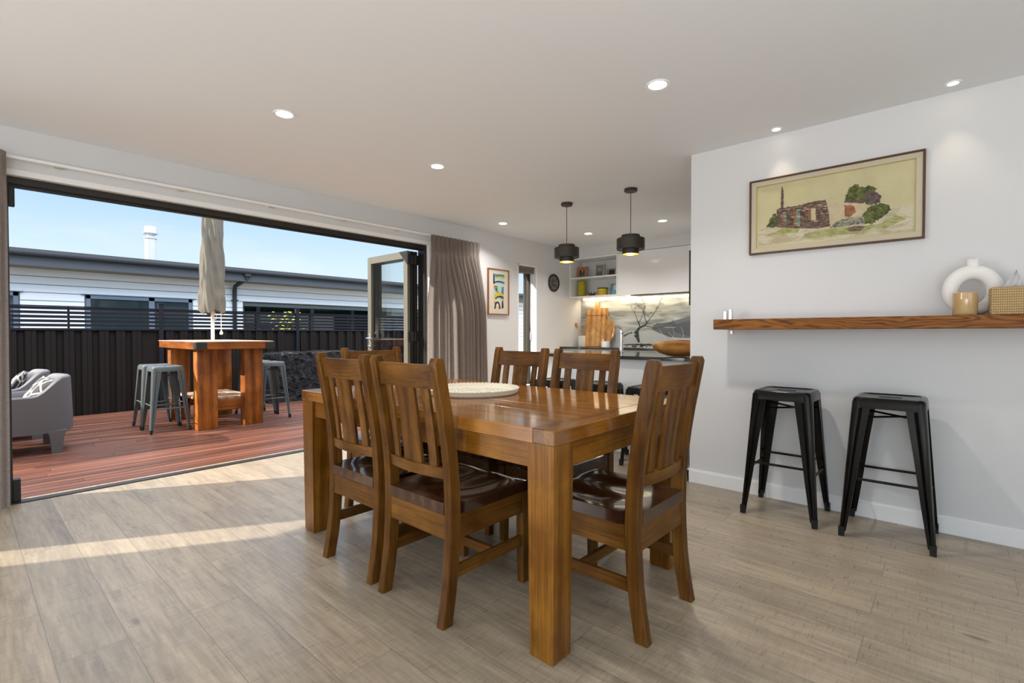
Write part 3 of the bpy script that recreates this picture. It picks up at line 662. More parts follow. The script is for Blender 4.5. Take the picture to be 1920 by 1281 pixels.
# ------------------------------------------------------------------ metal stools
def make_stool(hgt, foot, mat, rubber, label, group, tophalf=.152):
    r = thing('bar_stool', label, 'stool', (0, 0, 0), 0, group)
    th = tophalf; ft = foot
    def rsq(h, rr, n=5):
        pts = []
        for cx, cy, a0 in ((h - rr, h - rr, 0), (-h + rr, h - rr, 90), (-h + rr, -h + rr, 180), (h - rr, -h + rr, 270)):
            for i in range(n + 1): a = rad(a0 + 90 * i / n); pts.append((cx + rr * math.cos(a), cy + rr * math.sin(a)))
        return pts
    q = M()
    secs = [[(x, y, z) for x, y in rsq(h, rr)] for h, rr, z in ((th + .007, .042, hgt - .058), (th + .003, .042, hgt - .012), (th - .004, .038, hgt - .003), (th - .014, .034, hgt), (th - .022, .03, hgt - .001), (th - .026, .03, hgt - .005), (.06, .02, hgt - .007), (.02, .01, hgt - .007))]
    q.loft(secs, cap=False); q.poly([(x, y, z) for x, y, z in secs[-1]])
    q.loft([[(x, y, z) for x, y in rsq(h, rr)] for h, rr, z in ((th + .004, .042, hgt - .058), (th - .006, .038, hgt - .016), (.02, .01, hgt - .014))], cap=False)
    q.obj('seat', mat, r)
    q = M(); q.box(-.011, .011, -.05, .05, hgt - .0068, hgt - .0055, 0); q.obj('seat_slot', pmat('dark_slot', (.004, .004, .004), .9) if 'dark_slot' not in bpy.data.materials else bpy.data.materials['dark_slot'], r)
    zb = .03
    def corner(z): k = (hgt - .02 - z) / (hgt - .02); return th + .004 + (ft - th - .004) * k
    for sx in (-1, 1):
        for sy in (-1, 1):
            q = M(); secs = []
            for z, w in ((hgt - .022, .085), (hgt - .06, .083), (hgt * .62, .064), (hgt * .30, .048), (zb, .032)):
                c_ = corner(z); t_ = .006; w2 = w
                P = [(c_ - w2, c_), (c_ - .62 * w2, c_ - .001), (c_ - .52 * w2, c_ - .008), (c_ - .42 * w2, c_ - .001), (c_ - .018, c_), (c_ - .005, c_ - .005), (c_, c_ - .018), (c_ - .001, c_ - .42 * w2), (c_ - .008, c_ - .52 * w2), (c_ - .001, c_ - .62 * w2), (c_, c_ - w2), (c_ - t_, c_ - w2), (c_ - t_ - .009, c_ - .5 * w2), (c_ - .022, c_ - .022), (c_ - .5 * w2, c_ - t_ - .009), (c_ - w2, c_ - t_)]
                # pressed ridge down the middle of each leg
                secs.append([(sx * x, sy * y, z) for x, y in P])
            q.loft(secs); lg = q.obj('leg', mat, r)
            q = M(); c_ = corner(.03); q.loft([[(sx * (c_ - w - .0), sy * (c_ + .002), z), (sx * (c_ + .002), sy * (c_ + .002), z), (sx * (c_ + .002), sy * (c_ - w), z), (sx * (c_ - w), sy * (c_ - w), z)] for z, w in ((0, .024), (.05, .028))])
            q.obj('rubber_foot', rubber, lg)
    zf = hgt * .36; c_ = corner(zf) - .014
    for a, b in (((-c_, -c_), (c_, -c_)), ((-c_, c_), (c_, c_))):
        q = M(); q.tube([(a[0], a[1], zf), (b[0], b[1], zf)], .0075, 8); q.obj('footrest', mat, r)
    zf += .045; c_ = corner(zf) - .014
    for a, b in (((-c_, -c_), (-c_, c_)), ((c_, -c_), (c_, c_))):
        q = M(); q.tube([(a[0], a[1], zf), (b[0], b[1], zf)], .0075, 8); q.obj('footrest', mat, r)
    q = M(); zc = hgt - .10; c_ = corner(zc) - .02
    q.tube([(-c_, -c_, zc), (c_, c_, zc)], .006, 6); q.tube([(-c_, c_, zc - .013), (c_, -c_, zc - .013)], .006, 6); q.obj('cross_brace', mat, r)
    return r
BLK = pmat('gloss_black_enamel', (.006, .005, .0035), .2, spec=.22); RUB = pmat('black_rubber', (.008, .008, .008), .6)
GREYM = pmat('grey_green_enamel', (.075, .088, .088), .35); 
s1 = make_stool(.76, .205, BLK, RUB, 'glossy black metal bar stool left under the wall shelf', 'black bar stools under the wall shelf')
s1.location = (3.405, .764, 0)
dup(s1, (3.400, .253, 0), rad(0), 'glossy black metal bar stool right under the wall shelf, below the vase end')
s2 = make_stool(.66, .190, BLK, RUB, 'black counter stool at the island nearest the picture wall', 'black counter stools at the island')
s2.location = (3.865, 1.885, 0)
dup(s2, (3.865, 2.38, 0), 0, 'middle black counter stool at the island, seen through the chair slats')
dup(s2, (3.865, 2.88, 0), 0, 'black counter stool at the island furthest left, behind two dining chairs')
s3 = make_stool(.765, .205, GREYM, RUB, 'grey metal bar stool on the deck, left of the bar table and nearest the camera', 'grey metal bar stools on the deck')
s3.location = (1.64, 6.95, DZ)
dup(s3, (1.64, 7.385, DZ), 0, 'grey metal bar stool on the deck, left of the bar table, behind another stool')
dup(s3, (2.83, 6.96, DZ), 0, 'grey metal bar stool on the deck, right of the bar table in front')
dup(s3, (2.83, 7.42, DZ), 0, 'grey metal bar stool on the deck, right of the bar table behind')

# ------------------------------------------------------------------ deck bar table + umbrella
ot = thing('bar_table', 'chunky orange timber bar table on the deck under the folded umbrella', 'outdoor table', (2.24, 7.22, DZ))
z0 = 1.01 - DZ
q = M()
for k in range(6): q.box(-.425 + k * .1417, -.425 + (k + 1) * .1417 - .004, -.80, .80, z0 - .02, z0, .003)
q.obj('top_boards', OUT_TOP, ot)
q = M(); q.box(-.43, -.36, -.81, .81, z0 - .095, z0 - .004, .005); q.obj('side_rail', OUTW['y'], ot); q = M(); q.box(.36, .43, -.81, .81, z0 - .095, z0 - .004, .005); q.obj('side_rail', OUTW['y'], ot)
q = M(); q.box(-.43, .43, -.812, -.74, z0 - .095, z0 - .002, .005); q.obj('end_rail', OUTW['x'], ot); q = M(); q.box(-.43, .43, .74, .812, z0 - .095, z0 - .002, .005); q.obj('end_rail', OUTW['x'], ot)
IRON = pmat('blackened_iron', (.03, .035, .035), .5, metal=.5)
for sx in (-1, 1):
    q = M(); x = sx * .434; q.box(min(x, x - sx * .11), max(x, x - sx * .11), -.818, -.811, z0 - .085, z0 - .012, .002); q.box(x - .003, x + .003, -.816, -.72, z0 - .085, z0 - .012, .002)
    [q.lathe([(0, 0), (.008, .002), (.008, 0)], seg=8, mat=Matrix.Translation((x - sx * a, -.818, z0 - .05)) @ Matrix.Rotation(rad(90), 4, 'X')) for a in (.03, .08)]
    q.obj('corner_bracket', IRON, ot)
for lx in (-.37, .15):
    for ly in (-.61, .46):
        q = M(); q.box(lx, lx + .22, ly, ly + .15, 0, z0 - .095, .012, seg=2); q.obj('leg', OUTW['z'], ot)
q = M()
for k in range(4): q.box(-.30 + k * .15, -.30 + (k + 1) * .15 - .006, -.46, .46, .33, .36, .003)
q.obj('shelf_board', OUT_TOP, ot)
q = M(); q.box(-.36, .36, -.52, -.46, .20, .33, .006); q.obj('shelf_rail', OUTW['x'], ot); q = M(); q.box(-.36, .36, .46, .50, .20, .33, .006); q.obj('shelf_rail', OUTW['x'], ot)
# umbrella: pole stands on deck through the table
UM = pmat('taupe_umbrella_canvas', (.125, .110, .082), .9); t = UM.node_tree
UP = pmat('pale_pole', (.66, .60, .52), .4)
um = thing('patio_umbrella', 'folded taupe patio umbrella rising from the deck bar table', 'umbrella', (2.215, 7.18, DZ))
q = M(); q.tube([(0, 0, .02), (0, 0, 3.4)], .021, 16); q.obj('pole', UP, um)
def US(u, v):
    z = 1.375 - DZ + v * 1.95; a = 2 * PI * u
    rr = (.148 - .062 * v ** .8) * (1 if v > .06 else .93 + .07 * v / .06)
    if v > .93: rr *= max(.15, (1 - v) / .07 * .85 + .15)
    tw = a + v * 1.1
    fold = .017 * math.sin(5 * tw) + .009 * math.sin(9 * tw + 3 * v * 6) + .006 * math.sin(14 * a + 9 * v)
    wr = .008 * noise.noise(Vector((math.cos(a) * 2, math.sin(a) * 2, z * 9))) * (1.6 if v < .2 else .8)
    rr += fold * (1 - .4 * v) + wr
    zz = z + (.02 * math.sin(3 * a) + .012 * math.sin(7 * a)) * max(0, 1 - v * 8)
    return (rr * math.cos(a), rr * math.sin(a), zz)
q = M(); q.grid(US, 96, 70); q.obj('canopy', UM, um, ang=3)
q = M(); q.tube([(.075, -.07, 1.42 - DZ), (.078, -.07, 1.13 - DZ)], .005, 6); q.lathe([(.006, 0), (.022, -.03), (.018, -.05), (0, -.055)], (.078, -.07, 1.14 - DZ), 10); q.obj('pull_cord', pmat('cream_cord', (.7, .65, .5), .8), um)
q = M(); q.tube([(0, -.02, 1.40 - DZ), (.035, -.035, 1.34 - DZ), (.03, -.03, 1.29 - DZ), (0, -.022, 1.27 - DZ)], .004, 6); q.obj('tie_loop', UP, um)

# outdoor armchairs
ARM = pmat('grey_moulded_resin', (.115, .112, .116), .6, spec=.3); LEGD = pmat('dark_leg_cap', (.03, .03, .03), .5)
CUSH = pmat('black_white_leaf_fabric', (.8, .78, .75), .85); t = CUSH.node_tree
v = coords(t, (1, 1, 1), rnd=True); vo = N(t, 'ShaderNodeTexVoronoi', feature='DISTANCE_TO_EDGE'); vo.inputs['Scale'].default_value = 9; t.links.new(v, vo.inputs['Vector'])
t.links.new(ramp(t, vo.outputs['Distance'], [(.02, (.62, .58, .55)), (.06, (.45, .38, .35)), (.09, (.03, .028, .025))]), bsdf(CUSH).inputs['Base Color'])
def make_armchair(label):
    """tub chair, front towards -X"""
    r = thing('tub_armchair', label, 'armchair', (0, 0, 0), 0, 'grey tub armchairs on the deck')
    q = M(); W = .38; D = .40
    def P(u):  # plan path from the front-left arm round the back to the front-right arm
        s = u * 4
        L = [(-.44, -.36), (-.1, -.375), (.18, -.37), (.34, -.30), (.40, -.12), (.41, 0), (.40, .12), (.34, .30), (.18, .37), (-.1, .375), (-.44, .36)]
        f = u * (len(L) - 1); i = min(int(f), len(L) - 2); k = f - i
        p0 = L[max(i - 1, 0)]; p1 = L[i]; p2 = L[i + 1]; p3 = L[min(i + 2, len(L) - 1)]
        return tuple(.5 * (2 * b + (-a + c_) * k + (2 * a - 5 * b + 4 * c_ - d) * k * k + (-a + 3 * b - 3 * c_ + d) * k ** 3) for a, b, c_, d in zip(p0, p1, p2, p3))
    def ztop(x): 
        k = min(1, max(0, (x - .10) / .25)); k = k * k * (3 - 2 * k); return .555 + .175 * k
    secs = []
    nU = 60
    pts = [P(i / nU) for i in range(nU + 1)]
    for i, (x, y) in enumerate(pts):
        a = pts[max(i - 1, 0)]; b = pts[min(i + 1, nU)]; tx, ty = b[0] - a[0], b[1] - a[1]; l = math.hypot(tx, ty); nx_, ny_ = -ty / l, tx / l   # inward normal
        zt_ = ztop(x); flare = 1
        zl = .20
        # the outer skin reaches down; lean outward at the top
        o_ = .02
        kx = .97 if x > .2 else 1
        secs.append([(x * 1.03, y * 1.0, zl), (x * 1.03, y * 1.01, .32), (x * 1.0, y, zt_ - .05), (x * .995, y, zt_ - .012), (x + nx_ * .015, y + ny_ * .015, zt_), (x + nx_ * .045, y + ny_ * .045, zt_), (x + nx_ * .058, y + ny_ * .058, zt_ - .015), (x + nx_ * .07, y + ny_ * .07, zt_ - .06), (x * .86, y * .84, .36), (x * .90, y * .88, .20)])
    q.loft(secs)
    q.box(-.42, .33, -.33, .33, .20, .37, .03, seg=2)
    q.obj('shell', ARM, r, recalc=True)
    for lx, ly in ((-.36, -.29), (-.36, .29), (.27, -.29), (.27, .29)):
        q = M(); sy = 1 if ly > 0 else -1
        q.loft([[(lx - w, ly - w * .7 + sy * o, z), (lx + w, ly - w * .7 + sy * o, z), (lx + w, ly + w * .7 + sy * o, z), (lx - w, ly + w * .7 + sy * o, z)] for z, w, o in ((0, .038, .045), (.14, .048, .045), (.19, .058, .04), (.22, .072, .03))]); q.obj('leg', ARM, r)
    return r
ac = make_armchair('grey tub armchair on the deck nearest the opening, patterned cushion inside')
ac.location = (.36, 6.76, DZ)
dup(ac, (.30, 7.78, DZ), 0, 'grey tub armchair on the deck behind the other one, by the fence')
def cushion(label, loc, rot, s=.2):
    q = M()
    def side(sg):
        def f(u, v):
            x, y = (u - .5) * 2, (v - .5) * 2; h = .055 * (max(0, (1 - x * x)) * max(0, (1 - y * y))) ** .45
            k = 1 + .05 * (abs(x * y)); return (x * s * k, y * s * k, sg * h)
        return f
    q.grid(side(1), 14, 14); q.grid(side(-1), 14, 14); bmesh.ops.remove_doubles(q.b, verts=q.b.verts[:], dist=1e-4)
    o = q.obj('cushion', CUSH, recalc=True); o.location = loc; o.rotation_euler = rot; tag(o, label, 'cushion', 'patterned cushions in the tub armchairs'); return o
cushion('black and white cushion in the nearer deck armchair', (.50, 6.66, .50), (rad(8), rad(-58), 0), .18)
cushion('black and white cushion in the armchair by the fence', (.42, 7.72, .52), (rad(-10), rad(-60), 0), .18)

# covered bench / barbecue
COV = pmat('crinkled_black_plastic', (.010, .009, .010), .2, spec=.7); t = COV.node_tree
h_ = noise_tex(t, coords(t, (1, 1, 1)), 11, 6, .65, 1.2); bump(COV, h_, 1.0, .12)
q = M(); t_ = bmesh.new(); bmesh.ops.create_cube(t_, size=1); bmesh.ops.subdivide_edges(t_, edges=t_.edges[:], cuts=64, use_grid_fill=True)
for v_ in t_.verts:
    p = v_.co.copy(); x = p.x * 1.75; y = p.y * .62; z = (p.z + .5) * .82
    n_ = noise.noise_vector(Vector((x * 5, y * 5, z * 5))) * .030
    rg = (1 - abs(noise.noise(Vector((x * 7 + z * 2, y * 7, z * 8)))) * 2) ** 3 * .030 + (1 - abs(noise.noise(Vector((x * 17, y * 17 + 3, z * 15 + x * 4)))) * 2) ** 3 * .012
    n_ = n_ + Vector((p.x, p.y * 2, 0)).normalized() * rg
    k = 1 - .04 * (z / .82) + (.05 if z < .06 else 0)
    v_.co = Vector((x * k, y * k, z)) + n_
    if z > .75: v_.co.z -= .05 * max(0, abs(p.x) - .42) / .08 * .5
    v_.co.z = max(v_.co.z, .004)
q._add(t_); o = q.obj('plastic_cover', COV, flat=True); o.location = (4.30, 8.62, DZ); tag(o, 'long low item under a crinkled black plastic cover beside the fence', 'cover')

# ------------------------------------------------------------------ wall shelf and things on it
SX0 = 3.352; SZ0, SZ1 = 1.130, 1.196
q = M(); q.box(SX0, XP - .001, -.75, 1.193, SZ0, SZ1, .002); sh = q.obj('wall_shelf', SHELFW); tag(sh, 'long thick reddish timber bar shelf on the picture wall', 'shelf')
CLEAR = pmat('clear_acrylic', (.78, .80, .78), .12, spec=.7)
for y, z1, lab in ((1.10, 1.275, 1), (1.045, 1.285, 2)):
    pass
sb = thing('shelf_clamp', 'pair of silvery metal clamps at the left end of the timber shelf', 'bracket', (3.50, 1.13, SZ1))
q = M(); q.box(-.012, .012, .022, .045, 0, .062, .002); q.obj('clamp_post', STEEL, sb)
q = M(); q.box(-.012, .012, -.012, .010, 0, .074, .003); q.obj('clamp_post', CHROME, sb)
q = M(); q.box(-.010, .010, -.018, .000, SZ0 - SZ1 - .032, SZ0 - SZ1 - .001, .002); q.obj('clamp_foot', STEEL, sb)
# ring vase
VASE = pmat('matt_white_ceramic', (.82, .80, .77), .75)
vz = thing('ring_vase', 'matt white doughnut-shaped ceramic vase on the timber shelf', 'vase', (3.53, -.072, SZ1), rad(8))
q = M(); pts = []; rads = []
for k in range(48):
    a = 2 * PI * k / 48; pts.append((0, .088 * math.sin(a), .128 - .098 * math.cos(a))); rads.append(.034 + .004 * math.cos(a - PI))
q.tube(pts, rads, 20, closed=True); q.obj('ring_body', VASE, vz, ang=3)
q = M(); q.lathe([(.030, .235), (.027, .262), (.028, .284), (.032, .292), (.030, .294), (.024, .286), (.022, .262), (.024, .250)], seg=28, caps=False); q.obj('neck', VASE, vz)
# candle
cd = thing('candle_jar', 'amber glass candle jar in front of the white ring vase', 'candle', (3.43, -.044, SZ1))
AMB = pmat('amber_candle_glass', (.85, .62, .32), .08, trans=.55, coat=.4); WAX = pmat('cream_wax', (.80, .66, .45), .5)
q = M(); q.lathe([(0, .001), (.046, .001), (.049, .006), (.049, .113), (.046, .113), (.046, .010), (0, .010)], seg=36, caps=False); q.obj('glass', AMB, cd)
q = M(); q.lathe([(0, .011), (.0455, .011), (.0455, .075), (0, .073)], seg=36, caps=False); q.obj('wax', WAX, cd)
q = M(); q.tube([(.046 * math.cos(2 * PI * k / 30), .046 * math.sin(2 * PI * k / 30), .113) for k in range(30)], .0025, 6, closed=True); q.obj('rim', pmat('amber_rim', (.75, .42, .10), .2), cd)
# tissue box
RATB = pmat('woven_rattan', (.60, .43, .20), .6); t = RATB.node_tree
v = coords(t, (1, 1, 1)); 
w1 = N(t, 'ShaderNodeTexWave', wave_type='BANDS', bands_direction='Z'); w1.inputs['Scale'].default_value = 26; w1.inputs['Distortion'].default_value = .6; t.links.new(v, w1.inputs[0])
w2 = N(t, 'ShaderNodeTexWave', wave_type='BANDS', bands_direction='Y'); w2.inputs['Scale'].default_value = 40; t.links.new(v, w2.inputs[0])
mul = N(t, 'ShaderNodeMath', operation='MULTIPLY'); t.links.new(w1.outputs['Fac'], mul.inputs[0]); t.links.new(w2.outputs['Fac'], mul.inputs[1])
t.links.new(ramp(t, mul.outputs[0], [(.0, (.33, .20, .08)), (.4, (.66, .47, .22)), (1, (.82, .66, .38))]), bsdf(RATB).inputs['Base Color']); bump(RATB, mul.outputs[0], .8, .006)
tbx = thing('tissue_box', 'woven rattan tissue box holder with a tissue, right end of shelf', 'tissue box', (3.44, -.262, SZ1), rad(2))
q = M(); q.box(-.062, .062, -.128, .128, 0, .134, .006, seg=2); q.obj('rattan_cover', RATB, tbx)
TIS = pmat('white_tissue', (.86, .86, .86), .9)
q = M(); q.grid(lambda u, v: (.006 * math.sin(u * 9 + v * 3), .050 + (u - .5) * .056 * (1 - v ** 2.2) - .016 * v, .132 + .088 * v * (1 - .15 * abs(u - .5))), 14, 14, thick=.001); q.grid(lambda u, v: (.016 + .006 * math.cos(u * 8), .046 + (u - .5) * .05 * (1 - v ** 2), .132 + .066 * v), 12, 12, thick=.001); q.obj('tissue', TIS, tbx, ang=3)

# ------------------------------------------------------------------ pictures
def frame_box(w, h, d, fw, mats, parent, name='frame', off=0):
    q = M(); q.box(-w / 2, w / 2, -d, 0, h / 2 - fw, h / 2, .001); q.box(-w / 2, w / 2, -d, 0, -h / 2, -h / 2 + fw, .001); q.box(-w / 2, -w / 2 + fw, -d, 0, -h / 2 + fw, h / 2 - fw, .001); q.box(w / 2 - fw, w / 2, -d, 0, -h / 2 + fw, h / 2 - fw, .001)
    return q.obj(name, mats, parent)
def flatpoly(q, pts, y, mi=0): q.poly([(x, y, z) for x, z in pts], mi)
def paintmat(name, c1, c2, scale=40, st=(1, 1, 1), stops=(.4, .6), c3=None):
    m = pmat(name, c1, .6); t = m.node_tree; n_ = noise_tex(t, coords(t, st), scale, 5, .65, .4)
    st_ = [(stops[0], c1), (stops[1], c2)] + ([(min(.95, stops[1] + .15), c3)] if c3 else [])
    t.links.new(ramp(t, n_, st_), bsdf(m).inputs['Base Color']); return m
# large painting 0.92 x 0.50: generic stone ruin
pa = thing('ruin_painting', 'wide framed watercolour of a stone ruin on the picture wall', 'painting', (XP - .002, .585, 1.886), rad(-90))
PW, PH = .922, .498
frame_box(PW, PH, .028, .011, pmat('dark_brown_frame', (.085, .035, .012), .4), pa)
q = M(); LIN = pmat('cream_linen_liner', (.52, .46, .34), .7)
frame_box(PW - .022, PH - .022, .021, .030, LIN, pa, 'liner')
frame_box(PW - .080, PH - .080, .016, .004, pmat('gilt_slip', (.60, .47, .16), .35, metal=.4), pa, 'gilt_slip')
cw, chh = PW - .086, PH - .086
mats = [paintmat('wash_sky', (.50, .45, .25), (.57, .51, .30), 3), paintmat('wash_ground', (.42, .36, .22), (.60, .54, .40), 9, (1, 1, 3), c3=(.30, .33, .12)),
        paintmat('stone_wall', (.055, .035, .03), (.22, .13, .09), 45, (1, 1, 2.5), c3=(.36, .22, .12)), paintmat('foliage_green', (.035, .045, .010), (.13, .15, .025), 55, c3=(.28, .28, .07)),
        paintmat('pale_plaster', (.50, .41, .25), (.58, .49, .32), 14, c3=(.45, .25, .12)), paintmat('brick_red', (.24, .085, .035), (.36, .15, .07), 30), paintmat('teal_shadow', (.10, .17, .14), (.28, .33, .24), 24),
        paintmat('grass_wash', (.26, .27, .07), (.42, .40, .18), 22, (1, 1, 3)), pmat('ink_line', (.03, .025, .02), .7), paintmat('purple_stone', (.055, .035, .035), (.15, .10, .09), 50), paintmat('rubble', (.08, .09, .07), (.40, .36, .25), 60, (1, 1, 1.6))]
q = M(); y = -.008
def uv(px, py):  # position measured in the zoomed 1920x1242 view of the picture -> local metres
    # left edge of the sheet x=105, right edge 1775; top edge 490->165, bottom edge 1130->935
    k = (px - 105) / 1670; top = 490 - 325 * k; bot = 1130 - 190 * k
    # undo the perspective along the wall
    a, b = 1.0 / 640, 1.0 / 770
    kk = k * 640 / (k * 640 + (1 - k) * 770) if False else k
    return ((kk - .5) * cw, (.5 - (py - top) / (bot - top)) * chh)
flatpoly(q, [(-cw / 2, -chh / 2), (cw / 2, -chh / 2), (cw / 2, chh / 2), (-cw / 2, chh / 2)], y, 0)
layer = [0]
def shape(pts, mi, rough_edge=0, seed=1):
    layer[0] += 1; P = [uv(*p) for p in pts]
    if rough_edge:
        R = random.Random(seed); out_ = []
        for i in range(len(P)):
            a = Vector(P[i]); b = Vector(P[(i + 1) % len(P)]); L = (b - a).length; n_ = max(1, int(L / .008))
            for k in range(n_):
                p = a.lerp(b, k / n_); out_.append((p.x + R.uniform(-1, 1) * rough_edge, p.y + R.uniform(-1, 1) * rough_edge))
        P = out_
    t_ = bmesh.new(); vs2 = [t_.verts.new((x, y - .00012 * layer[0], z)) for x, z in P]
    es = [t_.edges.new((vs2[i], vs2[(i + 1) % len(vs2)])) for i in range(len(vs2))]
    bmesh.ops.triangle_fill(t_, use_beauty=True, edges=es); 
    for f_ in t_.faces: f_.normal_update()
    q._add(t_, mi)
shape([(120, 930), (330, 900), (900, 900), (1300, 860), (1560, 690), (1765, 640), (1765, 930), (1300, 985), (600, 1055), (130, 1105)], 1, .001)
shape([(190, 1000), (420, 910), (620, 900), (600, 950), (380, 975)], 7, .003, 2)
shape([(680, 960), (900, 910), (1130, 890), (1300, 870), (1440, 850), (1300, 950), (1050, 970), (760, 1005), (650, 1000)], 7, .003, 3)
shape([(1420, 870), (1600, 760), (1700, 800), (1500, 900)], 7, .003, 8)
shape([(225, 905), (265, 830), (300, 770), (345, 745), (355, 895)], 3, .006, 4)
shape([(1100, 600), (1120, 520), (1175, 440), (1225, 425), (1255, 470), (1350, 440), (1420, 470), (1400, 560), (1330, 640), (1200, 630)], 3, .006, 5)
shape([(345, 895), (350, 710), (395, 690), (560, 670), (760, 620), (905, 595), (925, 680), (940, 760), (955, 880), (800, 905), (500, 905)], 2, .0022, 6)
shape([(398, 695), (400, 540), (405, 470), (418, 470), (430, 530), (430, 690)], 2, .0012, 7)
shape([(430, 690), (434, 560), (455, 600), (465, 690)], 4, .001, 9)
shape([(925, 630), (1095, 620), (1100, 800), (960, 870), (945, 760)], 4, .001, 10)
shape([(1095, 615), (1310, 620), (1310, 760), (1105, 800)], 4, .0015, 11)
shape([(1100, 650), (1200, 660), (1220, 720), (1160, 780), (1105, 770)], 5, .002, 12)
shape([(1095, 625), (1110, 600), (1280, 605), (1300, 635), (1200, 630)], 2, .002, 13)
shape([(1310, 510), (1400, 500), (1470, 560), (1440, 630), (1350, 650), (1312, 640)], 9, .004, 14)
shape([(1300, 850), (1280, 760), (1340, 670), (1440, 640), (1530, 640), (1550, 700), (1460, 790), (1370, 850)], 3, .006, 15)
shape([(950, 895), (1020, 830), (1130, 790), (1280, 770), (1300, 850), (1130, 870)], 10, .003, 16)
shape([(1130, 900), (1200, 875), (1310, 880), (1250, 930), (1150, 935)], 2, .002, 17)
for a, b, c_ in (((410, 740), (440, 735), 5), ((550, 720), (585, 715), 5), ((715, 695), (745, 690), 5)): shape([(a[0], a[1]), (b[0], b[1]), (b[0], 880 if c_ and a[0] == 550 else a[1] + 125), (a[0], 885 if a[0] == 550 else a[1] + 125)], 5, .001, a[0])
shape([(425, 735), (460, 735), (462, 840), (428, 850)], 6, .001, 21); shape([(580, 715), (620, 712), (625, 885), (583, 888)], 6, .001, 22); shape([(745, 690), (797, 685), (800, 815), (748, 820)], 4, .001, 23)
for k in range(46):   # stone courses
    R = random.Random(k + 50); x = R.uniform(355, 930); yb = R.uniform(700, 890) - (x - 350) * .12; l = R.uniform(18, 50); shape([(x, yb), (x + l, yb - 3), (x + l, yb + 4), (x, yb + 6)], 8 if k % 2 else 4, .0006, k)
for x0, x1, yb, s in ((150, 290, 1085, 1), (1450, 1640, 930, 2)):   # signature squiggles
    R = random.Random(s); x = x0
    while x < x1: l = R.uniform(6, 18); dy = R.uniform(-7, 7); shape([(x, yb), (x + l, yb + dy - 3), (x + l, yb + dy), (x, yb + 3)], 8); x += l + R.uniform(2, 12)
q.obj('painted_sheet', mats, pa, flat=True)

# small abstract on the left wall
ab = thing('abstract_print', 'small portrait-shaped framed abstract between curtain and narrow window', 'picture', (4.765, YW - .002, 1.650), 0)
frame_box(.40, .60, .025, .012, pmat('orange_brown_frame', (.28, .085, .02), .35), ab)
q = M(); q.box(-.19, .19, -.012, -.006, -.29, .29); q.obj('mount', pmat('cream_mount', (.62, .57, .48), .8), ab, flat=True)
am = [pmat('abs_blue', (.05, .18, .28), .6), pmat('abs_dark', (.015, .02, .03), .6), pmat('abs_yellow', (.60, .42, .03), .6), pmat('abs_green', (.14, .28, .10), .6), pmat('abs_cream', (.66, .58, .44), .6), pmat('abs_red', (.50, .10, .04), .6), pmat('abs_pale', (.40, .55, .55), .6)]
def block(x0, x1, z0, z1, seed):
    q = M(); lay = [0]
    def P(pts, mi): lay[0] += 1; flatpoly(q, pts, -.0125 - .0002 * lay[0], mi)
    P([(x0, z0), (x1, z0), (x1, z1), (x0, z1)], 6 if seed < 3 else 4)
    W_, H_ = x1 - x0, z1 - z0
    def arc(cx, cz, rx, rz, a0, a1, th, mi):
        pts = [(cx + rx * math.cos(rad(a)), cz + rz * math.sin(rad(a))) for a in range(a0, a1 + 1, 10)] + [(cx + (rx - th) * math.cos(rad(a)), cz + (rz - th) * math.sin(rad(a))) for a in range(a1, a0 - 1, -10)]
        pts = [(min(max(px_, x0), x1), min(max(pz, z0), z1)) for px_, pz in pts]; P(pts, mi)
    if seed == 1:
        P([(x0, z0), (x0 + .03, z0), (x0 + .025, z1), (x0, z1)], 1); arc(x0 + .13, z0 + .09, .10, .05, 0, 180, .05, 3); arc(x0 + .14, z0 + .085, .07, .03, 0, 180, .03, 2)
        arc(x0 + .12, z0 + .0, .12, .045, 0, 180, .018, 1); arc(x0 + .1, z1, .11, .03, 180, 360, .02, 0)
    elif seed == 2:
        P([(x0, z0 + .12), (x0 + .05, z0 + .18), (x0 + .03, z1), (x0, z1)], 5); P([(x1 - .05, z0 + .05), (x1, z0 + .03), (x1, z1), (x1 - .035, z1 - .02)], 0)
        arc(x1, z1, .15, .18, 180, 270, .03, 3); arc(x0 + .1, z0 + .02, .11, .07, 0, 180, .05, 2); arc(x0 + .12, z0, .1, .05, 0, 180, .02, 1); P([(x0 + .02, z1 - .05), (x0 + .05, z1 - .02), (x0 + .045, z1 - .09)], 1)
    else:
        P([(x0 + .02, z0), (x0 + .05, z0 + .02), (x0 + .03, z1 - .03), (x0 + .01, z1 - .02)], 5); arc(x0 + .07, z0, .06, .10, 0, 180, .025, 1); P([(x1 - .04, z0), (x1, z0 + .02), (x1 - .01, z1), (x1 - .035, z1 - .02)], 1)
        P([(x0 + .08, z0), (x0 + .1, z0), (x0 + .1, z0 + .06)], 5)
    q.obj('artwork', am, ab, flat=True)
block(-.10, .115, .10, .235, 1); block(-.085, .10, -.10, .082, 2); block(-.09, .10, -.225, -.10, 3)

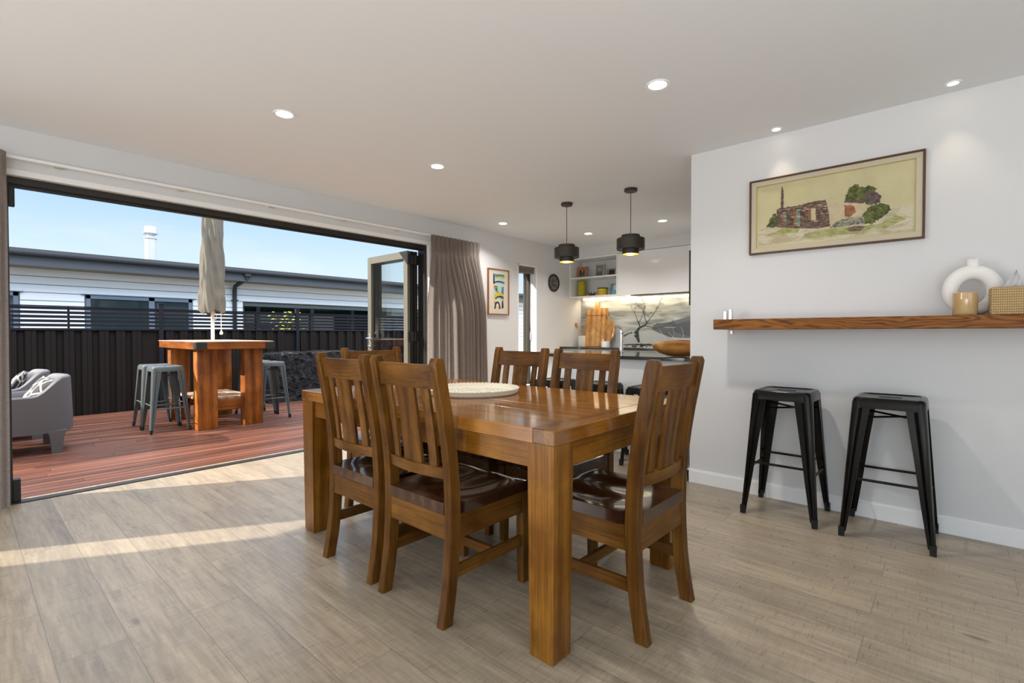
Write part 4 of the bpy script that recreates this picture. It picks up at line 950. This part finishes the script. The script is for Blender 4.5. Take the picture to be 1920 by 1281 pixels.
# wall clock
ck = thing('wall_clock', 'round dark-rimmed wall clock on the left wall near the kitchen', 'clock', (5.985, YW - .002, 1.862), 0)
CKD = pmat('dark_brown_clock_rim', (.03, .022, .018), .4); FACE = paintmat('aged_clock_face', (.05, .042, .032), (.10, .082, .06), 20)
RX = Matrix.Rotation(rad(90), 4, 'X')
q = M(); q.lathe([(.108, 0), (.132, 0), (.134, .012), (.126, .022), (.110, .018), (.108, .006)], seg=48, caps=False, mat=RX); q.obj('rim', CKD, ck)
q = M(); q.lathe([(0, .006), (.110, .006)], seg=48, caps=False, mat=RX); q.obj('face', FACE, ck)
q = M(); TK = pmat('cream_clock_marks', (.50, .45, .36), .6)
for k in range(12):
    a = rad(90 - 30 * k); mt = Matrix.Rotation(-rad(30 * k), 4, 'Y')
    w_ = .006 if k % 3 else .010
    q.box(-w_, -w_ + .003, -.009, -.0075, .070, .096, mat=mt); q.box(w_ - .003, w_, -.009, -.0075, .070, .096, mat=mt)
    if k % 3 == 0: q.box(-.0015, .0015, -.009, -.0075, .070, .096, mat=mt)
for rr in (.062, .100): q.tube([(rr * math.cos(2 * PI * k / 40), -.008, rr * math.sin(2 * PI * k / 40)) for k in range(40)], .0012, 4, closed=True)
q.obj('numerals', TK, ck, flat=True)
q = M(); q.box(-.0025, .0025, -.013, -.011, -.01, .075); q.obj('minute_hand', TK, ck, flat=True)
q = M(); q.box(-.003, .003, -.0115, -.0098, -.01, .05, mat=Matrix.Rotation(rad(95), 4, 'Y')); q.obj('hour_hand', TK, ck, flat=True)

# ------------------------------------------------------------------ kitchen
KY1 = YW
CT = pmat('charcoal_stone_top', (.035, .037, .037), .10, coat=.3)
# overhead open shelves
oc = thing('open_shelf_unit', 'white open two-tier wall shelf unit in the kitchen corner', 'wall cabinet', (0, 0, 0))
X0 = 6.40
q = M(); q.box(X0, XK, 4.478, YW - .001, 1.65, 2.265, .001); q.box(X0, XK, 3.652, 3.672, 1.65, 2.265, .001); q.box(X0, XK, 3.672, 4.478, 1.65, 1.674, .001); q.box(X0, XK, 3.672, 4.478, 2.241, 2.265, .001); q.box(XK - .012, XK - .001, 3.672, 4.478, 1.674, 2.241); q.obj('carcass', WHITE_SATIN, oc, flat=True)
q = M(); q.box(X0 + .004, XK - .012, 3.672, 4.478, 1.945, 1.966, .001); q.obj('middle_shelf', WHITE_SATIN, oc, flat=True)
q = M(); q.box(X0, XK, 1.46, YW - .001, 2.268, CEIL - .001); struct(q.obj('trim_5', WALLP, flat=True))
hc = thing('overhead_cupboard', 'glossy white handleless overhead cupboard with rangehood strip below', 'wall cabinet', (0, 0, 0))
q = M(); q.box(X0 + .02, XK, 1.46, 3.650, 1.66, 2.262); q.obj('carcass', WHITE_SATIN, hc, flat=True)
for y0, y1 in ((2.555, 3.649), (1.461, 2.551)):
    q = M(); q.box(X0, X0 + .019, y0, y1, 1.652, 2.262, .001); q.obj('door', WHITE_GLOSS, hc, flat=True)
q = M(); q.box(X0 + .01, X0 + .30, 2.3, 3.45, 1.640, 1.650, .001); q.obj('rangehood', BLACKAL, hc, flat=True)
q = M(); q.box(XK - .045, XK - .03, 1.5, 4.44, 1.632, 1.648); led = q.obj('light_strip', pmat('warm_led', (1, 1, 1), .5, emit=(1, .84, .55), es=6), hc, flat=True)
area('under_cupboard_glow', (XK - .10, 3.0, 1.63), (.35, 0, -1), 2.8, .05, 8, (1, .82, .56)).rotation_euler = (rad(-20), 0, rad(90))
bpy.data.objects['under_cupboard_glow'].data.size = 2.8
# splashback photo panel
SPB = bpy.data.materials.new('misty_lake_print'); SPB.use_nodes = True; t = SPB.node_tree; b_ = bsdf(SPB); b_.inputs['Roughness'].default_value = .06; b_.inputs['Coat Weight'].default_value = .5
v = coords(t, (1, 1, 1)); n1 = noise_tex(t, scaled(t, v, (1.6, 1.6, 9)), 1.2, 4, .5, .3)
c = ramp(t, n1, [(.30, (.14, .15, .15)), (.48, (.33, .35, .33)), (.64, (.52, .54, .50)), (.8, (.40, .42, .40))])
sp_ = N(t, 'ShaderNodeSeparateXYZ'); t.links.new(v, sp_.inputs[0])
lowm = ramp(t, sp_.outputs[2], [(.0, (1, 1, 1)), (.18, (1, 1, 1)), (.30, (0, 0, 0))])
c = mixc(t, lowm, c, (.44, .46, .45)); t.links.new(c, b_.inputs['Base Color'])
sbk = thing('printed_splashback', 'glass splashback printed with a bare tree on a misty lake', 'splashback', (XK - .008, 3.0, .90), rad(-90))
q = M(); q.box(-1.5, 1.499, -.004, .006, .001, .745); q.obj('glass_panel', SPB, sbk, flat=True)
HILL = [pmat('misty_hill_dark', (.085, .09, .10), .08), pmat('misty_hill_mid', (.13, .14, .15), .08), pmat('bare_tree_ink', (.045, .05, .048), .1), pmat('misty_reflection', (.24, .25, .25), .08)]
def kp(px, py):  # image pixel -> local on the panel
    a = (px - 960) / 928; b = (640.5 - py) / 928; cth, sth = math.cos(THETA), math.sin(THETA); tp = rad(.957)
    fx, fy, fz = cth * math.cos(tp), sth * math.cos(tp), -math.sin(tp); ux, uy, uz = cth * math.sin(tp), sth * math.sin(tp), math.cos(tp)
    dx, dy, dz = fx + b * ux + a * sth, fy + b * uy - a * cth, fz + b * uz; k = (XK - .012) / dx
    return (-(dy * k - 3.0), H + dz * k - .90)
q = M()
def soft(pts, y, mi): t_ = bmesh.new(); vv = [t_.verts.new((x, y, z)) for x, z in pts]; es = [t_.edges.new((vv[i], vv[(i + 1) % len(vv)])) for i in range(len(vv))]; bmesh.ops.triangle_fill(t_, use_beauty=True, edges=es); q._add(t_, mi)
hl = [kp(*p) for p in ((1232, 606), (1242, 606), (1260, 603), (1280, 597), (1296, 592), (1310, 588), (1330, 596), (1330, 634), (1280, 634), (1255, 632), (1240, 626), (1222, 618), (1225, 611))]
soft(hl, -.0046, 1)
hl = [kp(*p) for p in ((1262, 610), (1285, 603), (1310, 597), (1330, 600), (1330, 630), (1290, 630), (1262, 622))]
soft(hl, -.0050, 0)
q.obj('printed_hills', HILL, sbk, flat=True)
q = M(); lay = [0]
def limb(pts, ws):
    P = [Vector(kp(*p)) for p in pts]
    for i in range(len(P) - 1):
        d = (P[i + 1] - P[i]); n_ = Vector((-d.y, d.x)).normalized(); a, b = ws[i] / 2, ws[i + 1] / 2; lay[0] += 1; y = -.0052 - .000004 * lay[0]
        q.poly([(*(P[i] - n_ * a),), (0, 0)] and [((P[i] - n_ * a).x, y, (P[i] - n_ * a).y), ((P[i + 1] - n_ * b).x, y, (P[i + 1] - n_ * b).y), ((P[i + 1] + n_ * b).x, y, (P[i + 1] + n_ * b).y), ((P[i] + n_ * a).x, y, (P[i] + n_ * a).y)], 2)
limb([(1198, 642), (1196, 634), (1193, 627), (1195, 620), (1200, 614), (1208, 611), (1213, 606)], [.035, .05, .09, .045, .032, .026, .02])
limb([(1200, 613), (1198, 607), (1196, 602)], [.02, .015, .012])
limb([(1196, 604), (1193, 594), (1190, 586), (1186, 582)], [.012, .008, .006, .003]); limb([(1198, 606), (1202, 598), (1204, 592)], [.012, .008, .004])
limb([(1213, 606), (1209, 596), (1208, 588), (1208, 578)], [.014, .009, .006, .003]); limb([(1212, 606), (1218, 599), (1224, 590), (1230, 580), (1236, 570)], [.014, .010, .008, .005, .002])
limb([(1208, 611), (1220, 613), (1228, 616), (1240, 614), (1248, 609)], [.012, .009, .007, .005, .002]); limb([(1213, 606), (1224, 608), (1231, 613)], [.008, .005, .002])
R = random.Random(11)
def twig(px, py, ang, l, w, depth):
    x2, y2 = px + l * math.cos(ang), py - l * math.sin(ang); limb([(px, py), (x2, y2)], [w, w * .6])
    if depth:
        for _ in range(3): twig(x2, y2, ang + R.uniform(-.8, .8), l * R.uniform(.6, .9), w * .6, depth - 1)
for px, py, an in ((1186, 582, 1.9), (1190, 586, 1.5), (1204, 592, 1.3), (1208, 578, 1.6), (1208, 588, 1.9), (1230, 580, 1.0), (1236, 570, 1.2), (1224, 590, .7), (1248, 609, .3), (1218, 599, 1.9)): twig(px, py, an, 7, .006, 3)
q.obj('printed_tree', HILL, sbk, flat=True)
# back counter, base cupboards
bc = thing('kitchen_base_units', 'white base cupboards along the back wall of the kitchen', 'kitchen cabinet', (0, 0, 0))
q = M(); q.box(6.20, XK - .002, 1.47, YW - .002, .10, .868); q.obj('carcass', WHITE_SATIN, bc, flat=True)
for k in range(5):
    y0 = 1.47 + k * .603; q = M(); q.box(6.178, 6.198, y0 + .002, y0 + .601, .105, .845, .001); q.obj('door', WHITE_GLOSS, bc, flat=True)
q = M(); q.box(6.24, XK - .002, 1.47, YW - .002, 0, .10); q.obj('kickboard', WHITE_SATIN, bc, flat=True)
q = M(); q.box(6.14, XK - .002, 1.463, YW - .003, .870, .900, .002); tag(q.obj('back_worktop', CT, flat=True), 'dark stone worktop along the kitchen back wall under the splashback', 'worktop')
# hob
hb = thing('gas_hob', 'gas hob with black trivets on the back worktop', 'hob', (6.43, 3.02, .9005))
q = M(); q.box(-.25, .25, -.45, .45, 0, .010, .003); q.obj('hob_plate', STEEL, hb)
q = M()
for cy in (-.3, 0, .3):
    for cx in (-.12, .12):
        for a in range(4): q.tube([(cx + .02 * math.cos(a * PI / 2 + .78), cy + .02 * math.sin(a * PI / 2 + .78), .045), (cx + .10 * math.cos(a * PI / 2 + .78), cy + .10 * math.sin(a * PI / 2 + .78), .050), (cx + .12 * math.cos(a * PI / 2 + .78), cy + .12 * math.sin(a * PI / 2 + .78), .010)], .006, 6)
    q.tube([(-.22, cy - .13, .045), (.22, cy - .13, .045), (.22, cy + .13, .045), (-.22, cy + .13, .045)], .006, 6, closed=True)
q.obj('trivets', pmat('cast_iron', (.012, .012, .012), .6), hb)
q = M(); [q.lathe([(0, .03), (.035, .03), (.04, .01), (0, .01)], (cx, cy, 0), 16, caps=False) for cx in (-.12, .12) for cy in (-.3, 0, .3)]; q.obj('burners', IRON, hb)
q = M(); [q.lathe([(.016, 0), (.016, .02), (0, .022)], (-.225, cy, .01), 12) for cy in (-.2, -.1, 0, .1, .2)]; q.obj('knobs', CHROME, hb)
# island
isl = thing('kitchen_island', 'white panelled kitchen island behind the dining table', 'kitchen island', (0, 0, 0))
q = M(); q.box(4.09, 4.93, 1.67, 3.30, .07, .868, .001); q.obj('panel_body', WHITE_SATIN, isl, flat=True)
q = M(); q.box(4.10, 4.90, 1.69, 3.28, 0, .07); q.obj('kickboard', TRIMP, isl, flat=True)
q = M(); q.box(4.00, 4.95, 1.655, 3.315, .870, .900, .002); tag(q.obj('island_worktop', CT, flat=True), 'dark stone island worktop carrying the wooden bowl', 'worktop')
# tall unit with black handle
tu = thing('fridge_cabinet', 'tall white cupboard past the wall corner with a long black handle', 'tall cabinet', (0, 0, 0))
q = M(); q.box(5.28, 6.13, 1.47, 2.06, 0, 2.262); q.obj('carcass', WHITE_SATIN, tu, flat=True)
q = M(); q.box(5.28, 5.86, 2.061, 2.08, .1, 2.262, .001); dr = q.obj('door', WHITE_SATIN, tu, flat=True)
q = M(); q.box(5.30, 5.335, 2.105, 2.150, 1.41, 2.005, .004); q.box(5.31, 5.33, 2.08, 2.106, 1.45, 1.48); q.box(5.31, 5.33, 2.08, 2.106, 1.93, 1.96); q.obj('handle', BLACKAL, dr)
# tap
tp_ = thing('kitchen_tap', 'chrome mixer tap standing on the island', 'tap', (4.68, 2.62, .9))
q = M(); q.lathe([(.028, 0), (.028, .01), (.022, .014), (.022, .20), (.026, .205), (.026, .235), (.02, .24), (0, .24)], seg=20); q.obj('tap_body', CHROME, tp_)
q = M(); q.tube([(0, .0, .17), (.06, -.05, .205), (.085, -.065, .215), (.093, -.072, .208)], .013, 10); q.obj('spout', CHROME, tp_)
q = M(); q.tube([(0, 0, .235), (-.01, .01, .26), (-.03, .03, .275)], .007, 8); q.obj('lever', CHROME, tp_)
# wooden bowl
BOWL = wood('carved_bowl_wood', (.32, .11, .02), (.58, .25, .06), (.72, .38, .12), 'y', .4, .2)
q = M()
def bowl(u, v):
    a = 2 * PI * u; s = v
    rx, ry = .15, .25; lift = .018 * math.cos(2 * a) + .02 * math.sin(a) * 0
    if s < .6:
        k = s / .6; rr = math.sin(k * PI / 2); return (rx * rr * math.cos(a) * (.62 + .38 * k), ry * rr * math.sin(a) * (.70 + .30 * k), .001 + .125 * k ** 2.2 + (lift + .0) * k)
    k = (1 - s) / .4; rr = math.sin(k * PI / 2) * .93; return (rx * rr * math.cos(a) * (.62 + .38 * k), ry * rr * math.sin(a) * (.70 + .30 * k), .014 + .111 * k ** 2.2 + lift * k)
q.grid(bowl, 48, 30); o = q.obj('wooden_bowl', BOWL, ang=3); o.location = (4.24, 1.80, .9005); o.rotation_euler = (0, 0, rad(12)); tag(o, 'large rough carved wooden bowl on the island', 'bowl')
# wire ornament
WIRE = pmat('pale_wire', (.75, .76, .74), .3, metal=.4)
wo_ = thing('wire_ornament', 'pale twisted wire ornament behind the wooden bowl', 'ornament', (4.72, 2.06, .9))
q = M(); R = random.Random(5)
for k in range(9):
    y0 = -.08 + .02 * k; pts = [(0, y0 + .12 * s_ * math.sin(k) + .015 * math.sin(s_ * 7 + k), .005 + .26 * s_ ** .8 * (.6 + .4 * math.cos(k))) for s_ in [i / 9 for i in range(10)]]; q.tube(pts, .0011, 5)
for k in range(3): cy = -.10 + .05 * k; q.tube([(0, cy + .05 * math.cos(a), .08 + .05 * math.sin(a)) for a in [i * .35 for i in range(12)]], .0018, 5)
q.tube([(0, -.02, .265), (0, .10, .262)], .0016, 5)
q.obj('wire_strands', WIRE, wo_)
q = M(); q.lathe([(0, 0), (.05, 0), (.05, .008), (0, .008)], (0, 0, 0), 16, caps=False); q.obj('foot', WIRE, wo_)
# chopping board
CB = wood('acacia_board', (.35, .15, .04), (.58, .29, .09), (.70, .42, .17), 'z', .4, .1, across=9)
cbm = thing('chopping_board', 'large paddle-shaped wooden chopping board leaning on the splashback', 'chopping board', (6.62, 4.09, .901), rad(-90))
pts = [(-.27, .0), (-.05, .0)]
for k in range(17):
    a = rad(-75 + k * 128 / 16); pts.append((.02 + .225 * math.cos(a), .235 + .235 * math.sin(a)))
pts += [(.105, .475), (.105, .595), (-.055, .595), (-.055, .70), (-.115, .70), (-.115, .59), (-.27, .57)]
LEAN = Matrix.Rotation(rad(-7), 4, 'X')
q = M(); q.prism([(x, z) for x, z in pts], -.012, .012, 'y', mat=LEAN); q.obj('board', CB, cbm)
q = M(); q.box(-.27, .105, -.0135, -.0115, .478, .486, mat=LEAN); q.obj('groove', pmat('board_groove', (.12, .05, .015), .6), cbm, flat=True)
# utensils
cr = thing('utensil_crock', 'white square utensil crock beside the chopping board', 'jar', (6.58, 4.385, .901))
q = M(); q.box(-.042, .042, -.042, .042, 0, .165, .006, seg=2); q.box(-.034, .034, -.034, .034, .1645, .1655, mi=1); q.obj('crock_body', [pmat('white_crock', (.78, .76, .72), .4), pmat('crock_inside', (.05, .045, .04), .8)], cr)
SPW = pmat('spoon_wood', (.50, .26, .08), .5)
def spoon(label, loc, rx, ry):
    q = M(); q.tube([(0, 0, 0), (0, 0, .20)], [.006, .007], 8)
    q.lathe([(0, 0), (.012, .004), (.02, .03), (.024, .06), (.018, .09), (0, .10)], seg=16, caps=False, mat=Matrix.Translation((0, 0, .19)) @ Matrix.Diagonal((.35, 1.25, 1, 1)))
    o = q.obj('wooden_spoon', SPW); o.location = loc; o.rotation_euler = (rx, ry, 0); tag(o, label, 'spoon', 'wooden spoons in the crock')
spoon('wooden spoon leaning left out of the white crock', (6.555, 4.362, 1.01), rad(-26), 0)
spoon('wooden spoon leaning right out of the white crock, against the board', (6.595, 4.403, 1.01), rad(20), 0)
# lettered cup
tcup = thing('lettered_cup', 'white cup with black lettering and a scoop, on the back worktop', 'cup', (6.22, 3.735, .901), rad(-50))
q = M(); q.lathe([(0, 0), (.060, 0), (.063, .004), (.063, .086), (.058, .086), (.057, .012), (0, .01)], seg=36, caps=False); q.obj('cup_body', pmat('white_cup', (.84, .84, .83), .3), tcup)
q = M()
R = random.Random(9)
for k in range(9):
    a = rad(-88 + 7.5 * k); h1 = R.choice([.012, .02, .03])
    for z in (.014, .036, .058):
        if R.random() < .85: q.box(-.0012, .0012, -.0642, -.0636, z, z + .016, mat=Matrix.Rotation(a + rad(90), 4, 'Z'))
q.obj('lettering', pmat('black_print', (.02, .02, .02), .5), tcup, flat=True)
q = M(); q.tube([(.0, .0, .02), (-.045, .02, .115)], [.006, .011], 8); q.obj('scoop', pmat('pale_scoop', (.80, .72, .60), .5), tcup)

# ---- things on open shelves
def photo_frame(label, y, z, w, h, fmat, pmat_, lean=10, rz=-90, fw=.02, stuff=None):
    r = thing('photo_frame', label, 'photo frame', (6.56, y, z + .002), rad(rz))
    mt = Matrix.Rotation(rad(-lean), 4, 'X')
    q = M(); q.box(-w / 2, w / 2, -.008, .008, 0, fw, .002, mat=mt); q.box(-w / 2, w / 2, -.008, .008, h - fw, h, .002, mat=mt); q.box(-w / 2, -w / 2 + fw, -.008, .008, fw, h - fw, .002, mat=mt); q.box(w / 2 - fw, w / 2, -.008, .008, fw, h - fw, .002, mat=mt); q.obj('frame', fmat, r)
    q = M(); q.box(-w / 2 + fw, w / 2 - fw, .0, .006, fw, h - fw, mat=mt); q.obj('photo', pmat_, r, flat=True)
    if stuff: stuff(r, mt, w, h, fw)
    return r
CREAMF = pmat('cream_frame', (.55, .52, .44), .5); ORF = wood('orange_wood_frame', (.30, .10, .03), (.48, .19, .06), (.6, .28, .1), 'z', .4, 0)
def portrait(r, mt, w, h, fw):
    q = M(); q.box(-.022, .022, -.0015, 0, fw + .001, fw + .055, .008, mat=mt); q.obj('figure_clothing', pmat('pic_blue', (.04, .13, .20), .6), r, flat=True)
    q = M(); q.lathe([(0, 0), (.017, 0)], (0, 0, 0), 16, caps=False, mat=mt @ Matrix.Translation((0, -.002, fw + .075)) @ RX); q.obj('figure_head', pmat('pic_skin', (.5, .35, .27), .6), r, flat=True)
photo_frame('small orange wooden photo frame on the upper open shelf', 4.375, 1.966, .185, .185, ORF, pmat('photo_dark', (.05, .06, .08), .4), 8, -90, .045, portrait)
def bwport(r, mt, w, h, fw):
    q = M(); q.lathe([(0, 0), (.028, 0)], (0, 0, 0), 18, caps=False, mat=mt @ Matrix.Translation((0, -.002, h * .58)) @ RX); q.obj('face', pmat('pic_grey_face', (.40, .39, .34), .5), r, flat=True)
    q = M(); q.box(-.04, .04, -.0015, 0, fw, h * .42, .01, mat=mt); q.obj('shoulders', pmat('pic_grey_dark', (.16, .15, .12), .5), r, flat=True)
photo_frame('tall black-and-white portrait photo on the upper open shelf', 4.06, 1.966, .155, .205, CREAMF, pmat('photo_grey', (.26, .25, .21), .4), 12, -80, .016, bwport)
def group(r, mt, w, h, fw):
    q = M(); q.box(-.03, .05, -.0015, 0, fw, h * .7, .012, mat=mt); q.obj('figures', pmat('pic_group', (.03, .03, .03), .5), r, flat=True)
photo_frame('landscape black-and-white photo at the right of the upper shelf', 3.855, 1.966, .165, .125, CREAMF, pmat('photo_grey_2', (.20, .19, .17), .4), 12, -88, .014, group)
q = M(); q.lathe([(0, 0), (.06, 0), (.066, .01), (.068, .10), (.062, .22), (.060, .245), (.054, .245), (.056, .12), (.058, .02), (0, .012)], seg=32, caps=False)
o = q.obj('tall_vase', paintmat('chartreuse_glaze', (.32, .28, .01), (.48, .42, .02), 12, (1, 1, 3))); o.location = (6.58, 4.385, 1.675); tag(o, 'tall chartreuse yellow vase on the lower open shelf', 'vase')
lt = thing('lotus_ornament', 'small dark brown petalled ornament on the lower open shelf', 'ornament', (6.52, 4.16, 1.675))
q = M()
for k in range(9):
    a = 2 * PI * k / 9; mt = Matrix.Rotation(a, 4, 'Z'); q.loft([[(.01, -.008, .01), (.012, 0, .004), (.01, .008, .01), (.008, 0, .014)], [(.045, -.018, .025), (.05, 0, .018), (.045, .018, .025), (.042, 0, .03)], [(.075, -.002, .062), (.077, 0, .060), (.075, .002, .062), (.073, 0, .064)]], mat=mt)
q.obj('petals', pmat('dark_brown_petals', (.07, .03, .012), .4), lt)
q = M(); q.lathe([(0, 0), (.035, 0), (.02, .02), (0, .025)], seg=20, caps=False); q.obj('foot', pmat('brass_foot', (.35, .22, .07), .4, metal=.6), lt)
pb = thing('striped_pot', 'yellow pot with green stripes on the lower open shelf', 'pot', (6.53, 3.975, 1.675))
YEL = pmat('mustard_glaze', (.62, .36, .015), .25); GRN = pmat('green_glaze', (.07, .12, .01), .3); YG = pmat('lemon_glaze', (.55, .50, .04), .3)
q = M(); q.lathe([(0, 0), (.058, 0), (.066, .012), (.072, .070), (.074, .078)], seg=36, caps=False); q.obj('pot_body', YEL, pb)
q = M(); q.lathe([(.074, .078), (.078, .082), (.079, .094), (.075, .098)], seg=36, caps=False); q.obj('lemon_band', YG, pb)
q = M(); q.lathe([(.075, .098), (.078, .104), (.080, .118), (.074, .122), (.070, .10), (.06, .02), (0, .015)], seg=36, caps=False); q.obj('green_rim', GRN, pb)
def bluecard(r, mt, w, h, fw):
    q = M(); q.box(-.03, .02, -.0018, 0, h * .45, h - fw, .006, mat=mt); q.obj('picture', pmat('card_pale', (.55, .6, .62), .5), r, flat=True)
photo_frame('tilted blue picture card at the right end of the lower shelf', 3.775, 1.674, .14, .175, pmat('dark_card_edge', (.09, .05, .04), .5), pmat('card_blue', (.05, .25, .38), .4), 14, -70, .008, bluecard)
